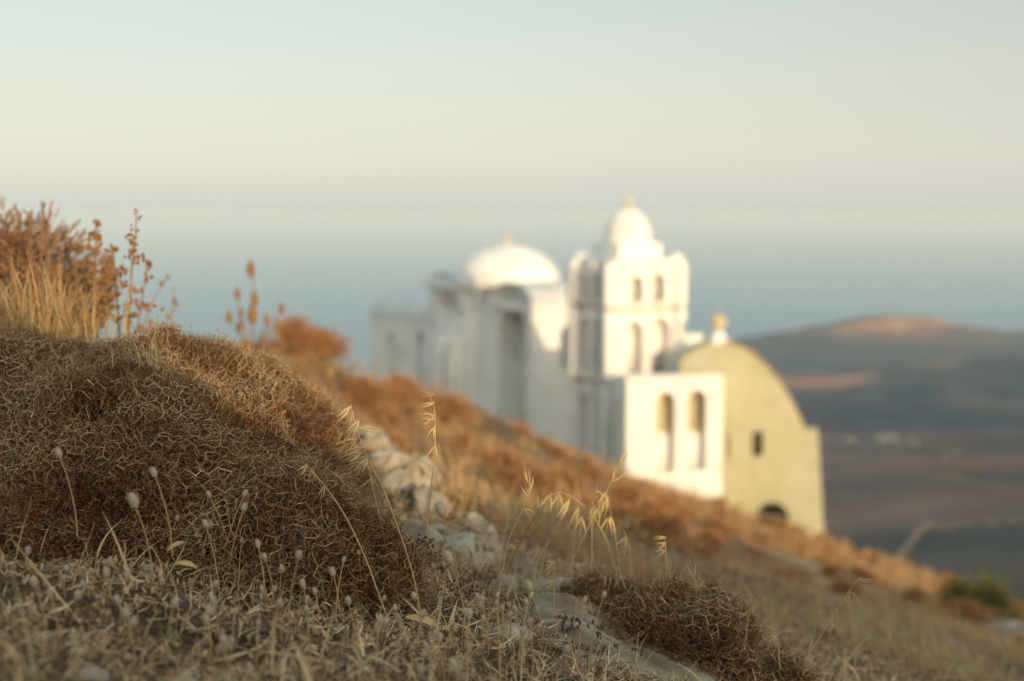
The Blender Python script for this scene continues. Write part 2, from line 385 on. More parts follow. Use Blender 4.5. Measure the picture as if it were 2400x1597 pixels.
def wall_geo(x0, x1, bot, top, openings=(), thick=0.4, n=24):
    """wall in the local xz plane (outer face y=0, inner y=thick); bot/top: number or f(x); openings: (xa, xb, lo, hi) with lo/hi number or f(x)"""
    fx = lambda f: (lambda x: float(f(x))) if callable(f) else (lambda x: float(f))
    bot, top = fx(bot), fx(top); ops = [(a, b, fx(lo), fx(hi)) for a, b, lo, hi in openings]
    xs = set(np.linspace(x0, x1, n + 1).tolist())
    for a, b, lo, hi in ops: xs |= set(np.linspace(a, b, 13).tolist())
    xs = sorted(xs); xs = [x for i, x in enumerate(xs) if i == 0 or x - xs[i - 1] > 1e-5]
    g = Geo(); Q = []
    def quad(a, b, c, d): Q.append((a, b, c, d))
    for a, b in zip(xs[:-1], xs[1:]):
        mid = (a + b) / 2; e = 1e-6
        gaps = sorted([(lo(a + e), hi(a + e), lo(b - e), hi(b - e)) for xa, xb, lo, hi in ops if xa <= mid <= xb])
        edges = [(bot(a), bot(b))]
        for l0, h0, l1, h1 in gaps: edges += [(l0, l1), (h0, h1)]
        edges.append((top(a), top(b)))
        for k in range(0, len(edges), 2):
            (za, zb), (ya, yb) = edges[k], edges[k + 1]
            quad((a, 0, za), (b, 0, zb), (b, 0, yb), (a, 0, ya))
            quad((b, thick, zb), (a, thick, za), (a, thick, ya), (b, thick, yb))
            quad((a, 0, ya), (b, 0, yb), (b, thick, yb), (a, thick, ya))
            quad((b, 0, zb), (a, 0, za), (a, thick, za), (b, thick, zb))
    for xa, xb, lo, hi in ops:
        for x, s in ((xa, 1), (xb, -1)):
            z0, z1 = lo(x + s * 1e-6), hi(x + s * 1e-6)
            if z1 - z0 > 1e-4: quad((x, 0, z0), (x, 0, z1), (x, thick, z1), (x, thick, z0)) if s < 0 else quad((x, thick, z0), (x, thick, z1), (x, 0, z1), (x, 0, z0))
    for x, s in ((x0, -1), (x1, 1)):
        z0, z1 = bot(x), top(x)
        if z1 - z0 > 1e-4: quad((x, thick, z0), (x, 0, z0), (x, 0, z1), (x, thick, z1)) if s < 0 else quad((x, 0, z0), (x, thick, z0), (x, thick, z1), (x, 0, z1))
    V = np.array(Q).reshape(-1, 3); F = np.arange(len(V)).reshape(-1, 4)
    g.add(V, F); return g
def arch(xc, w, z0, zs, k=1.0):
    """arched opening: springing at zs, rise k*w/2"""
    return (xc - w / 2, xc + w / 2, z0, lambda x: zs + k * w / 2 * math.sqrt(max(0.0, 1 - ((x - xc) / (w / 2)) ** 2)))
def box_geo(x0, x1, y0, y1, z0, z1, g=None, bev=0.0, taper=0.0):
    g = g or Geo(); bm = bmesh.new()
    vs = [bm.verts.new((x + (taper if x == x0 else -taper) * (z == z1), y + (taper if y == y0 else -taper) * (z == z1), z)) for z in (z0, z1) for y in (y0, y1) for x in (x0, x1)]
    for f in [(0, 2, 3, 1), (4, 5, 7, 6), (0, 1, 5, 4), (2, 6, 7, 3), (0, 4, 6, 2), (1, 3, 7, 5)]: bm.faces.new([vs[i] for i in f])
    if bev: bmesh.ops.bevel(bm, geom=bm.edges[:], offset=bev, segments=2, affect='EDGES', profile=0.6)
    bmesh.ops.triangulate(bm, faces=bm.faces[:]); bm.verts.index_update()
    g.add([v.co[:] for v in bm.verts], [[v.index for v in f.verts] for f in bm.faces]); bm.free(); return g
def lathe_geo(prof, n=28, cx=0, cy=0, g=None):
    g = g or Geo(); a = np.arange(n) * 2 * math.pi / n; V = []
    for r, z in prof: V += [(cx + r * math.cos(t), cy + r * math.sin(t), z) for t in a]
    F = [(k * n + i, k * n + (i + 1) % n, (k + 1) * n + (i + 1) % n, (k + 1) * n + i) for k in range(len(prof) - 1) for i in range(n)]
    g.add(V, F); return g
def vault_geo(x0, x1, y0, y1, z0, rise, axis='x', n=20, g=None, over=0.0):
    """solid barrel vault over a box, running along axis, closed at its ends"""
    g = g or Geo()
    a = np.linspace(0, math.pi, n + 1)
    if axis == 'x':
        c, w = (y0 + y1) / 2, (y1 - y0) / 2; prof = [(c - w * math.cos(t), z0 + rise * math.sin(t)) for t in a]
        V = [(x, p[0], p[1]) for x in (x0, x1) for p in prof]
    else:
        c, w = (x0 + x1) / 2, (x1 - x0) / 2; prof = [(c - w * math.cos(t), z0 + rise * math.sin(t)) for t in a]
        V = [(p[0], y, p[1]) for y in (y0, y1) for p in prof]
    m = n + 1
    F = [(i, i + 1, m + i + 1, m + i) for i in range(n)]
    g.add(V, F)
    ends = []
    for s in (0, m): ends += [(s, s + i, s + i + 1) for i in range(1, n)]
    g.F3.append(np.array(ends) + g.n - len(V)); return g
def dome_prof(r, z0, h, n=10, p=1.0): return [(r * math.cos(t) ** p if t < math.pi / 2 else 0.001, z0 + h * math.sin(t)) for t in np.linspace(0, math.pi / 2, n)][:-1] + [(0.004, z0 + h)]
def cross_geo(cx, cy, z, h, t=0.07):
    g = Geo(); box_geo(cx - t, cx + t, cy - t, cy + t, z, z + h, g, bev=0.01)
    box_geo(cx - h * 0.3, cx + h * 0.3, cy - t * 0.8, cy + t * 0.8, z + h * 0.56, z + h * 0.56 + 2 * t, g, bev=0.01); return g
def place(geo, name, mat, parent, M=None, smooth=False, **props):
    o = link(name, geo.mesh(name, mat, smooth, tint=False), parent=parent, **props)
    if M is not None: o.matrix_local = M
    return o
T = Matrix.Translation
def RZ(a): return Matrix.Rotation(a, 4, 'Z')

def build_tower():
    Y0 = 48.0; PHI = R(27); S = 2.75
    o = P(1437, 1090, Y0); zf = lambda v: float(P(1437, v, Y0)[2])
    base = zf(1190)
    tw = empty('bell_tower', (o[0], o[1], base), PHI, label='white three-tiered bell tower with a tall egg-shaped dome and paired arches', category='bell tower')
    z = lambda v: zf(v) - base
    z1, z2, z3, z4 = z(907), z(729), z(618), z(572)
    th = 0.34
    front = Matrix.Identity(4)
    left = T((0, S, 0)) @ RZ(R(-90)); right = T((S, 0, 0)) @ RZ(R(90)); back = T((S, S, 0)) @ RZ(R(180))
    def tier(za, zb, ops, mats, nm):
        for M, full in mats:
            a, b = (0, S) if full else (th + .002, S - th - .002)
            wl_ = place(wall_geo(a, b, za, zb, [q for q in ops], th), nm, WHITE, tw, M)
            for xa, xb, lo, hi in ops: place(box_geo(xa - .05, xb + .05, th + .16, th + .22, lo - .02, hi((xa + xb) / 2) + .05), 'niche_panel', WHITE, wl_)
    h1, h2, h3 = z1, z2 - z1, z3 - z2
    ms = [(front, True), (back, True), (left, False), (right, False)]
    tier(0, z1, [arch(S * .29, .62, z1 - 2.6, z1 - .72), arch(S * .71, .62, z1 - 2.6, z1 - .72)], ms, 'wall')
    tier(z1 + .10, z2, [arch(S * .30, .66, z1 + .40, z2 - .72), arch(S * .68, .76, z1 + .32, z2 - .70)], ms, 'wall')
    tier(z2 + .10, z3, [arch(S * .32, .54, z2 + .24, z3 - .72), arch(S * .64, .56, z2 + .24, z3 - .66)], ms, 'wall')
    # ledges between the tiers
    for zz in (z1, z2):
        place(box_geo(-.10, S + .10, -.10, S + .10, zz, zz + .10, bev=.02), 'ledge', BROWN if zz else WHITE, tw)  # brown stands in for the shadow lines at the cornices
    # pilasters on the faces that show (proud of the wall)
    pw, pd = .34, .30
    for za, zb in ((0, z1 - .002), (z1 + .102, z2 - .002), (z2 + .102, z3 + .0)):
        for M in (front, left):
            for x in (.02, S - pw - .02) if M is left else (S - pw - .02,):
                place(box_geo(x, x + pw, -pd, -.002, za, zb, bev=.015), 'pilaster', WHITE, tw, M)
        place(box_geo(S * .5 - .10, S * .5 + .10, -pd * .6, -.002, za, zb, bev=.015), 'pilaster', WHITE, tw, left)
    # stepped roof, lantern, dome
    place(box_geo(-.02, S + .02, -.02, S + .02, z3 + .002, z3 + .12, bev=.02), 'roof_slab', WHITE, tw)
    c = S / 2 - .02; L = .80
    place(box_geo(c - L - .06, c + L + .06, c - L - .06, c + L + .06, z3 + .122, z4, bev=.05), 'lantern', WHITE, tw)
    dm = place(lathe_geo([(L * 1.04, z4 - .05)] + dome_prof(L * 1.04, z4 + .10, z(488) - z4 - .10, 14)), 'dome', WHITE, tw, smooth=True)
    place(cross_geo(c * 0, 0, z(490), z(461) - z(490), .06), 'cross', GOLD, dm); dm.location = (c, c, 0)
    for x, y in ((.14, .14), (S - .16, .14), (.14, S - .16), (S - .16, S - .16)):
        if (x, y) == (.14, .14): continue
        zt = z(596)
        place(lathe_geo([(.26, z3 - .4), (.26, zt - .28), (.22, zt - .10), (.12, zt - .02), (.004, zt)], 14, x, y), 'pinnacle', WHITE, tw, smooth=True)
    # sloping buttress on the right side
    zb0, zb1 = z(800), z(700)
    place(wall_geo(0, 1.5, 0, lambda x: zb1 - (zb1 - zb0) * min(1, (x / .75)) ** 1.0, [], .7), 'buttress', WHITE, tw, T((S + .004, .9, 0)))
    return tw
build_tower()

def build_arcade():
    Y0 = 45.0; PHI = R(9)
    o = P(1470, 890, Y0); zf = lambda v: float(P(1470, v, Y0)[2]); base = zf(1230); z = lambda v: zf(v) - base
    s = Y0 / FPX; W = (1702 - 1470) * s / math.cos(PHI)
    a = empty('arcade_building', (o[0], o[1], base), PHI, label='low white flat-roofed building with two tall arched niches beside the bell tower', category='building')
    X = lambda u: (u - 1470) * s / math.cos(PHI)
    w = .64
    place(wall_geo(0, W, 0, z(890), [arch(X(1563), w, z(1112), z(945)), arch(X(1640), w, z(1108), z(942))], .45), 'wall', WHITE, a)
    D = 1.9
    place(wall_geo(.452, D, 0, z(892), [arch(1.2, .5, 0, z(960))], .4), 'wall', WHITE, a, T((0, 0, 0)) @ Matrix(((0, 1, 0, 0), (1, 0, 0, 0), (0, 0, 1, 0), (0, 0, 0, 1))))
    place(wall_geo(.452, D, 0, z(892), [], .3), 'wall', WHITE, a, T((W - .30, 0, 0)) @ Matrix(((0, 1, 0, 0), (1, 0, 0, 0), (0, 0, 1, 0), (0, 0, 0, 1))))
    place(box_geo(.405, W - .305, .46, D, z(915), z(893)), 'roof', WHITE, a)
    for u, b in ((1563, 1112), (1640, 1108)):
        place(box_geo(X(u) - w / 2 + .003, X(u) + w / 2 - .003, .47, .56, z(b), z(1022)), 'niche_panel', WHITE, a)
    place(wall_geo(.41, W - .31, 0, z(900), [], .2), 'back_wall', CREAM, a, T((0, .62, 0)))
    place(box_geo(-.05, W + .05, -.05, .5, z(890) + .002, z(884), bev=.02), 'coping', WHITE, a)
build_arcade()

def build_chapel():
    Y0 = 47.0; PHI = R(-4)
    o = P(1592, 1000, Y0); zf = lambda v: float(P(1750, v, Y0)[2]); base = zf(1290); z = lambda v: zf(v) - base
    s = Y0 / FPX; X = lambda u: (u - 1592) * s / math.cos(PHI) * (1 + (u - 1592) / 330 * .012)
    c = empty('stone_chapel', (o[0], o[1], base), PHI, label='yellow stone barrel-vaulted chapel with a curved gable and one small dark window', category='chapel')
    us = [1592, 1610, 1640, 1680, 1720, 1760, 1800, 1835, 1860, 1876, 1886]
    vs = [846, 830, 812, 800, 806, 826, 862, 908, 950, 985, 1006]
    px, pz = [X(u) for u in us], [z(v) for v in vs]
    sl_ = lambda zz: 0
    top = lambda x: float(np.interp(x, px, pz)) if x <= px[-1] else z(1003)
    W = X(1912)
    place(wall_geo(0, W, 0, lambda x: top(x) if x < X(1886) else z(1003), [(X(1763), X(1787), z(1068), z(1010)), (X(1702), X(1708), z(1072), z(1014)), arch(X(1812), 1.08, -.2, z(1212))], .6, n=60), 'gable_wall', STONE, c)
    # battered foot of the right edge
    g = Geo(); zt = z(1003)
    V = [(W + .004, 0, 0), (W + .30, 0, 0), (W + .004, 0, zt), (W + .004, .6, 0), (W + .30, .6, 0), (W + .004, .6, zt)]
    g.add(V, [(0, 1, 2), (5, 4, 3)]); g.add(V, [(1, 4, 5, 2), (0, 3, 4, 1)]); place(g, 'buttress', STONE, c)
    # vault behind the gable
    n = len(us); d0, d1 = .602, 6.0
    V = [(max(x, .25), y, zz - .22) for y in (d0, d1) for x, zz in zip(px, pz)]
    g = Geo(); g.add(V, [(i, i + 1, n + i + 1, n + i) for i in range(n - 1)])
    V2 = [(px[-1] - .02, d0, 0), (px[-1] - .02, d1, 0), (px[-1] - .02, d1, pz[-1] - .1), (px[-1] - .02, d0, pz[-1] - .1), (.25, d0, 0), (.25, d1, 0), (.25, d1, pz[0] - .22), (.25, d0, pz[0] - .22)]
    g.add(V2, [(0, 1, 2, 3), (5, 4, 7, 6), (1, 5, 6, 2)]); place(g, 'vault', STONE, c)
    # thin reddish rim along the curve
    g = Geo()
    for (xa, za), (xb, zb) in zip(list(zip(px, pz))[3:-1], list(zip(px, pz))[4:]):
        g.add([(xa, -.04, za + .003), (xb, -.04, zb + .003), (xb, .64, zb + .003), (xa, .64, za + .003), (xa, -.04, za + .06), (xb, -.04, zb + .06), (xb, .64, zb + .06), (xa, .64, za + .06)],
              [(0, 1, 5, 4), (4, 5, 6, 7), (2, 3, 7, 6), (1, 0, 3, 2)])
    place(g, 'roof_rim', noise_mat('reddish_rim', [(0.4, (0.34, 0.19, 0.11)), (0.6, (0.46, 0.28, 0.16))], 4, .9), c)
    wd = place(box_geo(X(1763) + .002, X(1787) - .002, .30, .34, z(1068) + .002, z(1010) - .002), 'window', DARK, c)
    place(box_geo((X(1763) + X(1787)) / 2 - .02, (X(1763) + X(1787)) / 2 + .02, .27, .298, z(1068) + .01, z(1010) - .01), 'mullion', BROWN, wd)
    place(box_geo(X(1702) + .001, X(1708) - .001, .30, .34, z(1072) + .002, z(1014) - .002), 'slit', DARK, c)
    f = place(lathe_geo([(.34, z(806)), (.30, z(796)), (.22, z(786)), (.13, z(779)), (.09, z(774)), (.004, z(773))], 14), 'finial', WHITE, c, smooth=True); f.location = (X(1682), .25, 0)
    zb = z(775)
    g = lathe_geo([(.004, zb), (.14, zb + .06), (.23, zb + .24), (.20, zb + .36), (.10, zb + .46), (.05, zb + .55), (.004, zb + .60)], 14)
    box_geo(-.26, .26, -.06, .06, zb + .18, zb + .32, g, bev=.02)
    place(g, 'cross', GOLD, f)
build_chapel()

def build_church():
    Y0 = 60.0; PHI = R(32); s = Y0 / FPX
    o = P(1245, 900, Y0); zf = lambda v: float(P(1245, v, Y0)[2]); base = zf(1160); z = lambda v: zf(v) - base
    ch = empty('church', (o[0], o[1], base), PHI, label='large white domed church with barrel vaults and a tall shaded arch', category='church')
    # local x runs right and away, local y runs left and away; near corner at the origin
    sx, sy = math.cos(PHI) / s, math.sin(PHI) / s            # photo pixels per metre along x / y
    # arm with the tall arch (its left side faces the camera in shade)
    LL = 4.6
    leftM = T((0, LL, 0)) @ RZ(R(-90))
    zt = z(722)
    place(wall_geo(0, LL, 0, zt, [arch(LL - 1.5, 2.5, -.1, z(812), 1.35)], .55), 'arm_wall', WHITE, ch, leftM)
    place(box_geo(.95, 1.15, .46, 2.59, 0, zt - .3), 'niche_back', WHITE, ch)
    place(wall_geo(.552, 4.4, 0, zt, [arch(1.9, .8, zt - 2.7, zt - 1.2)], .45), 'arm_wall', WHITE, ch)
    place(vault_geo(.05, 4.6, .06, LL - 1.0, zt + .002, 1.0, 'x'), 'vault', WHITE, ch, smooth=False)
    place(box_geo(-.10, 4.5, -.10, LL, zt - .20, zt + .0, bev=.02), 'cornice', WHITE, ch)
    # drum and dome
    dx, dy = 2.3, 5.65
    rad = 2.5
    dc = place(lathe_geo([(rad * .97, z(752)), (rad * .97, z(690)), (rad * 1.02, z(690) + .05), (rad * 1.02, z(690) + .15)], 40), 'drum', WHITE, ch, smooth=False); dc.location = (dx, dy, 0)
    dm = place(lathe_geo(dome_prof(rad * .985, z(690) + .15, z(588) - z(690) - .05, 14), 40), 'dome', WHITE, ch, smooth=True); dm.location = (dx, dy, 0)
    place(cross_geo(0, 0, z(590), z(562) - z(590), .07), 'cross', GOLD, dm)
    place(box_geo(.60, 4.6, 2.6, 8.1, 0, z(745), bev=.03), 'crossing', WHITE, ch)
    place(box_geo(-.40, .596, 4.61, 4.89, 0, z(752), bev=.02), 'pier', WHITE, ch)
    # nave running to the left, lower
    n0, n1 = 4.62, 17.2; zn = z(790)
    naveM = T((.9, n1, 0)) @ RZ(R(-90)); NL = n1 - n0
    WIN = ((2.4, .8, 1000, 860), (5.6, 1.0, 1000, 850), (8.4, .5, 900, 835))
    ops = [arch(x, w_, z(a_), z(b_)) for x, w_, a_, b_ in WIN]
    place(wall_geo(0, NL, 0, zn, ops, .4), 'nave_wall', WHITE, ch, naveM)
    for x, w_, a_, b_ in WIN:
        p_ = place(box_geo(x - w_ / 2 + .002, x + w_ / 2 - .002, .25, .30, z(a_), z(b_)), 'door' if w_ > .6 else 'window', WHITE if w_ > .6 else CREAM, ch, naveM)
    place(vault_geo(1.0, 5.4, n0 + 4.2, n1, zn + .002, z(718) - zn, 'y'), 'vault', WHITE, ch)
    place(box_geo(.82, 1.3, n0 + .01, n1 + .05, zn - .14, zn, bev=.02), 'cornice', WHITE, ch)
    place(wall_geo(0, 4.3, 0, zn, [], .4), 'nave_wall', WHITE, ch, T((1.302, n1 - .4, 0)))
    # lit pilasters at the inner corner
    for yy, w_ in ((4.95, .3), (6.1, .3)):
        place(box_geo(-1.15, -.505, yy, yy + w_, 0, z(812), bev=.03), 'pilaster', WHITE, ch)
    # upper block left of the dome
    # short arm in front of the drum, its curved end in shade
    place(box_geo(-.5, 1.9, 4.9, 7.6, 0, z(758), bev=.02), 'arm_wall', WHITE, ch)
    place(vault_geo(-.5, 1.9, 4.9, 7.6, z(758) + .002, z(694) - z(758), 'x'), 'vault', WHITE, ch)
    ub = place(box_geo(1.0, 3.6, 8.2, 10.8, zn, z(700), bev=.03), 'upper_block', WHITE, ch)
    place(box_geo(.75, 3.8, 8.0, 11.1, z(700) + .002, z(686), bev=.03), 'eave', WHITE, ub)
    place(vault_geo(1.0, 3.6, 8.2, 10.8, z(686) + .002, .5, 'x'), 'vault', WHITE, ub)
    place(box_geo(.94, .997, 8.9, 9.7, z(768), z(722)), 'window', CREAM, ub)
build_church()

# far houses and terrace walls in the valley
HOUSEW = noise_mat('far_house_wash', [(0.4, (0.46, 0.40, 0.34)), (0.6, (0.56, 0.50, 0.43))], .5, .95)
def far_house(u, v, Y, w, h, d, rot, label):
    p = P(u, v, Y); zg = G(p[0], p[1])
    o = empty('farm_house', (p[0], p[1], zg - .3), rot, label=label, category='house', group='white houses in the valley')
    place(wall_geo(-w / 2, w / 2, 0, h, [(-w * .1, w * .1, 0, h * .62), (-w * .38, -w * .24, h * .35, h * .65), (w * .24, w * .38, h * .35, h * .65)], .4), 'wall', HOUSEW, o, T((0, -d / 2, 0)))
    place(box_geo(-w / 2 + .002, w / 2 - .002, -d / 2 + .42, d / 2, 0, h - .02), 'body', HOUSEW, o)
    place(box_geo(-w / 2 - .15, w / 2 + .15, -d / 2 - .15, d / 2 + .15, h + .01, h + .4), 'roof', HOUSEW, o)
    place(box_geo(-w * .095, w * .095, -d / 2 + .2, -d / 2 + .3, 0.02, h * .61), 'door', DARK, o)
    for x in (-.31, .31): place(box_geo(x * w - w * .065, x * w + w * .065, -d / 2 + .2, -d / 2 + .3, h * .355, h * .645), 'window', PANE, o)
far_house(2080, 1036, 760, 11, 5, 7, R(15), 'largest white farmhouse on the valley floor, right of the chapel')
far_house(1990, 1048, 735, 4.5, 3, 4.5, R(20), 'small white farmhouse just left of the largest valley house')
far_house(2140, 1046, 770, 4, 2.6, 4, R(10), 'tiny white hut just right of the largest valley house')

DRYWALL = noise_mat('far_wall_stone', [(0.35, (0.22, 0.16, 0.11)), (0.65, (0.40, 0.30, 0.21))], .6, .95)
def terrace_wall(pts, h, t, label):
    """dry-stone wall following the ground"""
    w = [P(u, v, Y) for u, v, Y in pts]; path = smooth_path([(p[0], p[1], 0) for p in w], 10)
    path[:, 2] = H(path[:, 0], path[:, 1]); n = len(path)
    d = unit(np.gradient(path[:, :2], axis=0)); s = np.stack([-d[:, 1], d[:, 0], np.zeros(n)], 1) * t / 2
    up = np.array([0, 0, 1.0]) * (h * (1 + .25 * rng.normal(size=(n, 1)).clip(-1, 1)))
    V = np.concatenate([path - s - [0, 0, 1], path + s - [0, 0, 1], path + s * .8 + up, path - s * .8 + up]); i = np.arange(n - 1); F = []
    for a, b in ((0, 1), (1, 2), (2, 3), (3, 0)): F.append(np.stack([a * n + i, b * n + i, b * n + i + 1, a * n + i + 1], 1))
    F.append(np.array([[0, n, 2 * n, 3 * n], [n - 1, 4 * n - 1, 3 * n - 1, 2 * n - 1]]))
    g = Geo(); g.add(V, np.concatenate(F)); me = g.mesh('dry_stone_wall', DRYWALL, tint=False)
    link('dry_stone_wall', me, label=label, category='wall')
terrace_wall([(2100, 1285, 190), (2170, 1262, 215), (2235, 1240, 240), (2252, 1216, 270), (2420, 1228, 255)], 1.0, .7, 'pale dry-stone wall bending across the brown slope below the chapel')
terrace_wall([(1935, 1235, 180), (2010, 1256, 170), (2080, 1290, 160)], 1.0, .9, 'short dry-stone wall running down from the foot of the chapel')
terrace_wall([(2180, 1148, 420), (2300, 1152, 410), (2420, 1158, 400)], 1.1, 1.2, 'long pale wall along the edge of the dark valley field')
terrace_wall([(2190, 1125, 500), (2240, 1098, 590), (2290, 1075, 660)], 1.1, 1.2, 'pale wall climbing from the dark field towards the valley huts')


# ------------------------------------------------------------------ foreground materials
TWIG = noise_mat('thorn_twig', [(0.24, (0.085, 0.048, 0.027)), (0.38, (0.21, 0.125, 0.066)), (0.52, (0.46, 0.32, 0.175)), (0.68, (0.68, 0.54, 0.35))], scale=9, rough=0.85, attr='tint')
LEAF = noise_mat('withered_leaf', [(0.3, (0.040, 0.022, 0.012)), (0.48, (0.12, 0.062, 0.029)), (0.7, (0.50, 0.175, 0.05))], scale=14, rough=0.9, attr='tint')
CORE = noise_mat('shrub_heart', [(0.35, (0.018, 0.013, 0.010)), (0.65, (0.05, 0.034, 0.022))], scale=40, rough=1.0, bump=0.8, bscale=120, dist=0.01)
STRAW = noise_mat('dry_straw', [(0.12, (0.18, 0.12, 0.07)), (0.34, (0.42, 0.30, 0.165)), (0.54, (0.64, 0.49, 0.27)), (0.76, (0.76, 0.63, 0.40))], scale=6, rough=0.75, attr='tint', amix=0.7, translucent=0.25)
LITTER = noise_mat('plant_litter', [(0.15, (0.08, 0.048, 0.028)), (0.40, (0.33, 0.22, 0.125)), (0.58, (0.56, 0.41, 0.25)), (0.82, (0.74, 0.60, 0.42))], scale=20, rough=0.95, attr='tint', amix=0.75)
OAT = noise_mat('oat_straw', [(0.3, (0.56, 0.42, 0.21)), (0.7, (0.78, 0.64, 0.38))], scale=30, rough=0.6, attr='tint', translucent=0.3)
FLUFF = noise_mat('fluffy_seed', [(0.3, (0.55, 0.44, 0.33)), (0.7, (0.76, 0.67, 0.56))], scale=60, rough=1.0, attr='tint', translucent=0.35)
BUD = noise_mat('dark_bud', [(0.3, (0.07, 0.05, 0.045)), (0.7, (0.16, 0.11, 0.09))], scale=60, rough=0.9)
STALK = noise_mat('russet_stalk', [(0.3, (0.20, 0.105, 0.045)), (0.7, (0.36, 0.20, 0.085))], scale=12, rough=0.85, attr='tint')
GREYTWIG = noise_mat('grey_twig', [(0.3, (0.22, 0.125, 0.075)), (0.7, (0.38, 0.235, 0.14))], scale=12, rough=0.9, attr='tint')
MIDVEG = noise_mat('slope_grass', [(0.20, (0.20, 0.11, 0.06)), (0.38, (0.44, 0.25, 0.115)), (0.52, (0.54, 0.35, 0.17)), (0.66, (0.45, 0.37, 0.21)), (0.82, (0.52, 0.47, 0.31))], scale=0.9, rough=0.85, attr='tint', amix=0.6, translucent=0.25)
SHRUBLEAF = noise_mat('russet_shrub', [(0.25, (0.20, 0.10, 0.05)), (0.5, (0.50, 0.245, 0.10)), (0.75, (0.66, 0.38, 0.17))], scale=1.5, rough=0.9, attr='tint', translucent=0.15)
GREENLEAF = noise_mat('green_leaf', [(0.3, (0.05, 0.10, 0.02)), (0.7, (0.16, 0.22, 0.05))], scale=5, rough=0.8, attr='tint', translucent=0.2)

def rock_material():
    m, n, l, b = node_mat('limestone'); b.inputs['Roughness'].default_value = 0.92
    g = n.new('ShaderNodeNewGeometry')
    def nz(s, d=8):
        z = n.new('ShaderNodeTexNoise'); z.inputs['Scale'].default_value = s; z.inputs['Detail'].default_value = d; l.new(g.outputs['Position'], z.inputs['Vector']); return z.outputs['Fac']
    def rp(f, st):
        r = n.new('ShaderNodeValToRGB'); l.new(f, r.inputs[0])
        while len(r.color_ramp.elements) < len(st): r.color_ramp.elements.new(.5)
        for e, (p, c) in zip(r.color_ramp.elements, st): e.position = p; e.color = (*c, 1)
        return r.outputs[0]
    base = rp(nz(9), [(0.32, (0.15, 0.115, 0.078)), (0.5, (0.32, 0.27, 0.20)), (0.68, (0.48, 0.43, 0.345))])
    spots = rp(nz(45), [(0.54, (0, 0, 0)), (0.68, (1, 1, 1))])
    x = n.new('ShaderNodeMix'); x.data_type = 'RGBA'; l.new(spots, x.inputs[0]); l.new(base, x.inputs['A']); x.inputs['B'].default_value = (0.13, 0.085, 0.05, 1)
    l.new(x.outputs['Result'], b.inputs['Base Color'])
    bp = n.new('ShaderNodeBump'); bp.inputs['Strength'].default_value = 0.8; bp.inputs['Distance'].default_value = 0.006
    l.new(nz(35, 10), bp.inputs['Height']); l.new(bp.outputs[0], b.inputs['Normal'])
    return m
ROCK = rock_material()

def rock_mesh(seed, sub=4, cuts=11, rough=0.045, name='rock'):
    r_ = np.random.default_rng(seed)
    bm = bmesh.new(); bmesh.ops.create_icosphere(bm, subdivisions=sub, radius=1.0)
    bm.verts.index_update()
    D = np.array([v.co[:] for v in bm.verts]); F = np.array([[v.index for v in f.verts] for f in bm.faces]); bm.free()
    N = unit(r_.normal(size=(cuts, 3))); d = r_.uniform(0.48, 0.95, cuts)
    dots = D @ N.T
    rad = np.where(dots > 0.05, d[None] / np.maximum(dots, 0.05), 9).min(1).clip(0.3, 1.35)
    rad *= 1 + rough * fbm(D[:, 0] * 2.3 + seed, D[:, 1] * 2.3, 4, D[:, 2] * 2.3)
    return np_mesh(name, D * rad[:, None], [F], ROCK, smooth=False)
ROCKS = [rock_mesh(100 + i) for i in range(6)]
_used = set()
def rock(u, v, Y, w, h, d, label, rot=None, mesh=None, group=None, name='rock', tilt=(0, 0)):
    """w, h: size in photo pixels; d: depth as a fraction of the width"""
    p = P(u, v, Y); s = Y / FPX
    me = ROCKS[mesh if mesh is not None else rng.integers(len(ROCKS))]
    zg = G(p[0], p[1]); half = h * s / 2 * 1.25; top = min(p[2] + h * s / 2, zg + half * 1.1)
    o = link(name, me, loc=(p[0], p[1], top - half * .8), rot=(rng.normal() * .12, rng.normal() * .12, rng.uniform(0, 6.28) if rot is None else rot), scale=(w * s / 2 * 1.1, w * s / 2 * d * 1.1, half), label=label, category='rock')
    if group: o['group'] = group
    return o

# ------------------------------------------------------------------ thorny cushion shrubs
def honeycomb(a, Rmax, jit, r_):
    """jittered honeycomb net: vertices (2D) and edges, cell size a"""
    e = a / math.sqrt(3); ux, uy = a, e * 1.5
    n = int(Rmax / uy) + 2; mI, J = np.meshgrid(np.arange(-n, n + 1), np.arange(-n, n + 1))
    cx = (mI + 0.5 * (J % 2)) * ux; cy = J * uy
    A = np.stack([cx, cy + e / 2 * 1.0], -1); B = np.stack([cx, cy - e / 2 * 1.0], -1)     # a vertical edge per lattice point
    A = np.stack([cx, cy], -1); B = A + [0, e]                                           # A lower, B upper
    K = A.shape[0]; idx = np.arange(K * K).reshape(K, K)
    V = np.concatenate([A.reshape(-1, 2), B.reshape(-1, 2)])
    V = V + r_.normal(size=V.shape) * a * jit
    E = [np.stack([idx.ravel(), idx.ravel() + K * K], 1)]
    # B(i,j) joins A(j+1) at left and right
    for j in range(K - 1):
        odd = (J[j, 0] % 2)
        for dlt in (0, 1):
            off = dlt - (0 if odd else 1)
            i = np.arange(K); t = i + off; ok = (t >= 0) & (t < K)
            E.append(np.stack([idx[j, i[ok]] + K * K, idx[j + 1, t[ok]]], 1))
    E = np.concatenate(E)
    return V, E

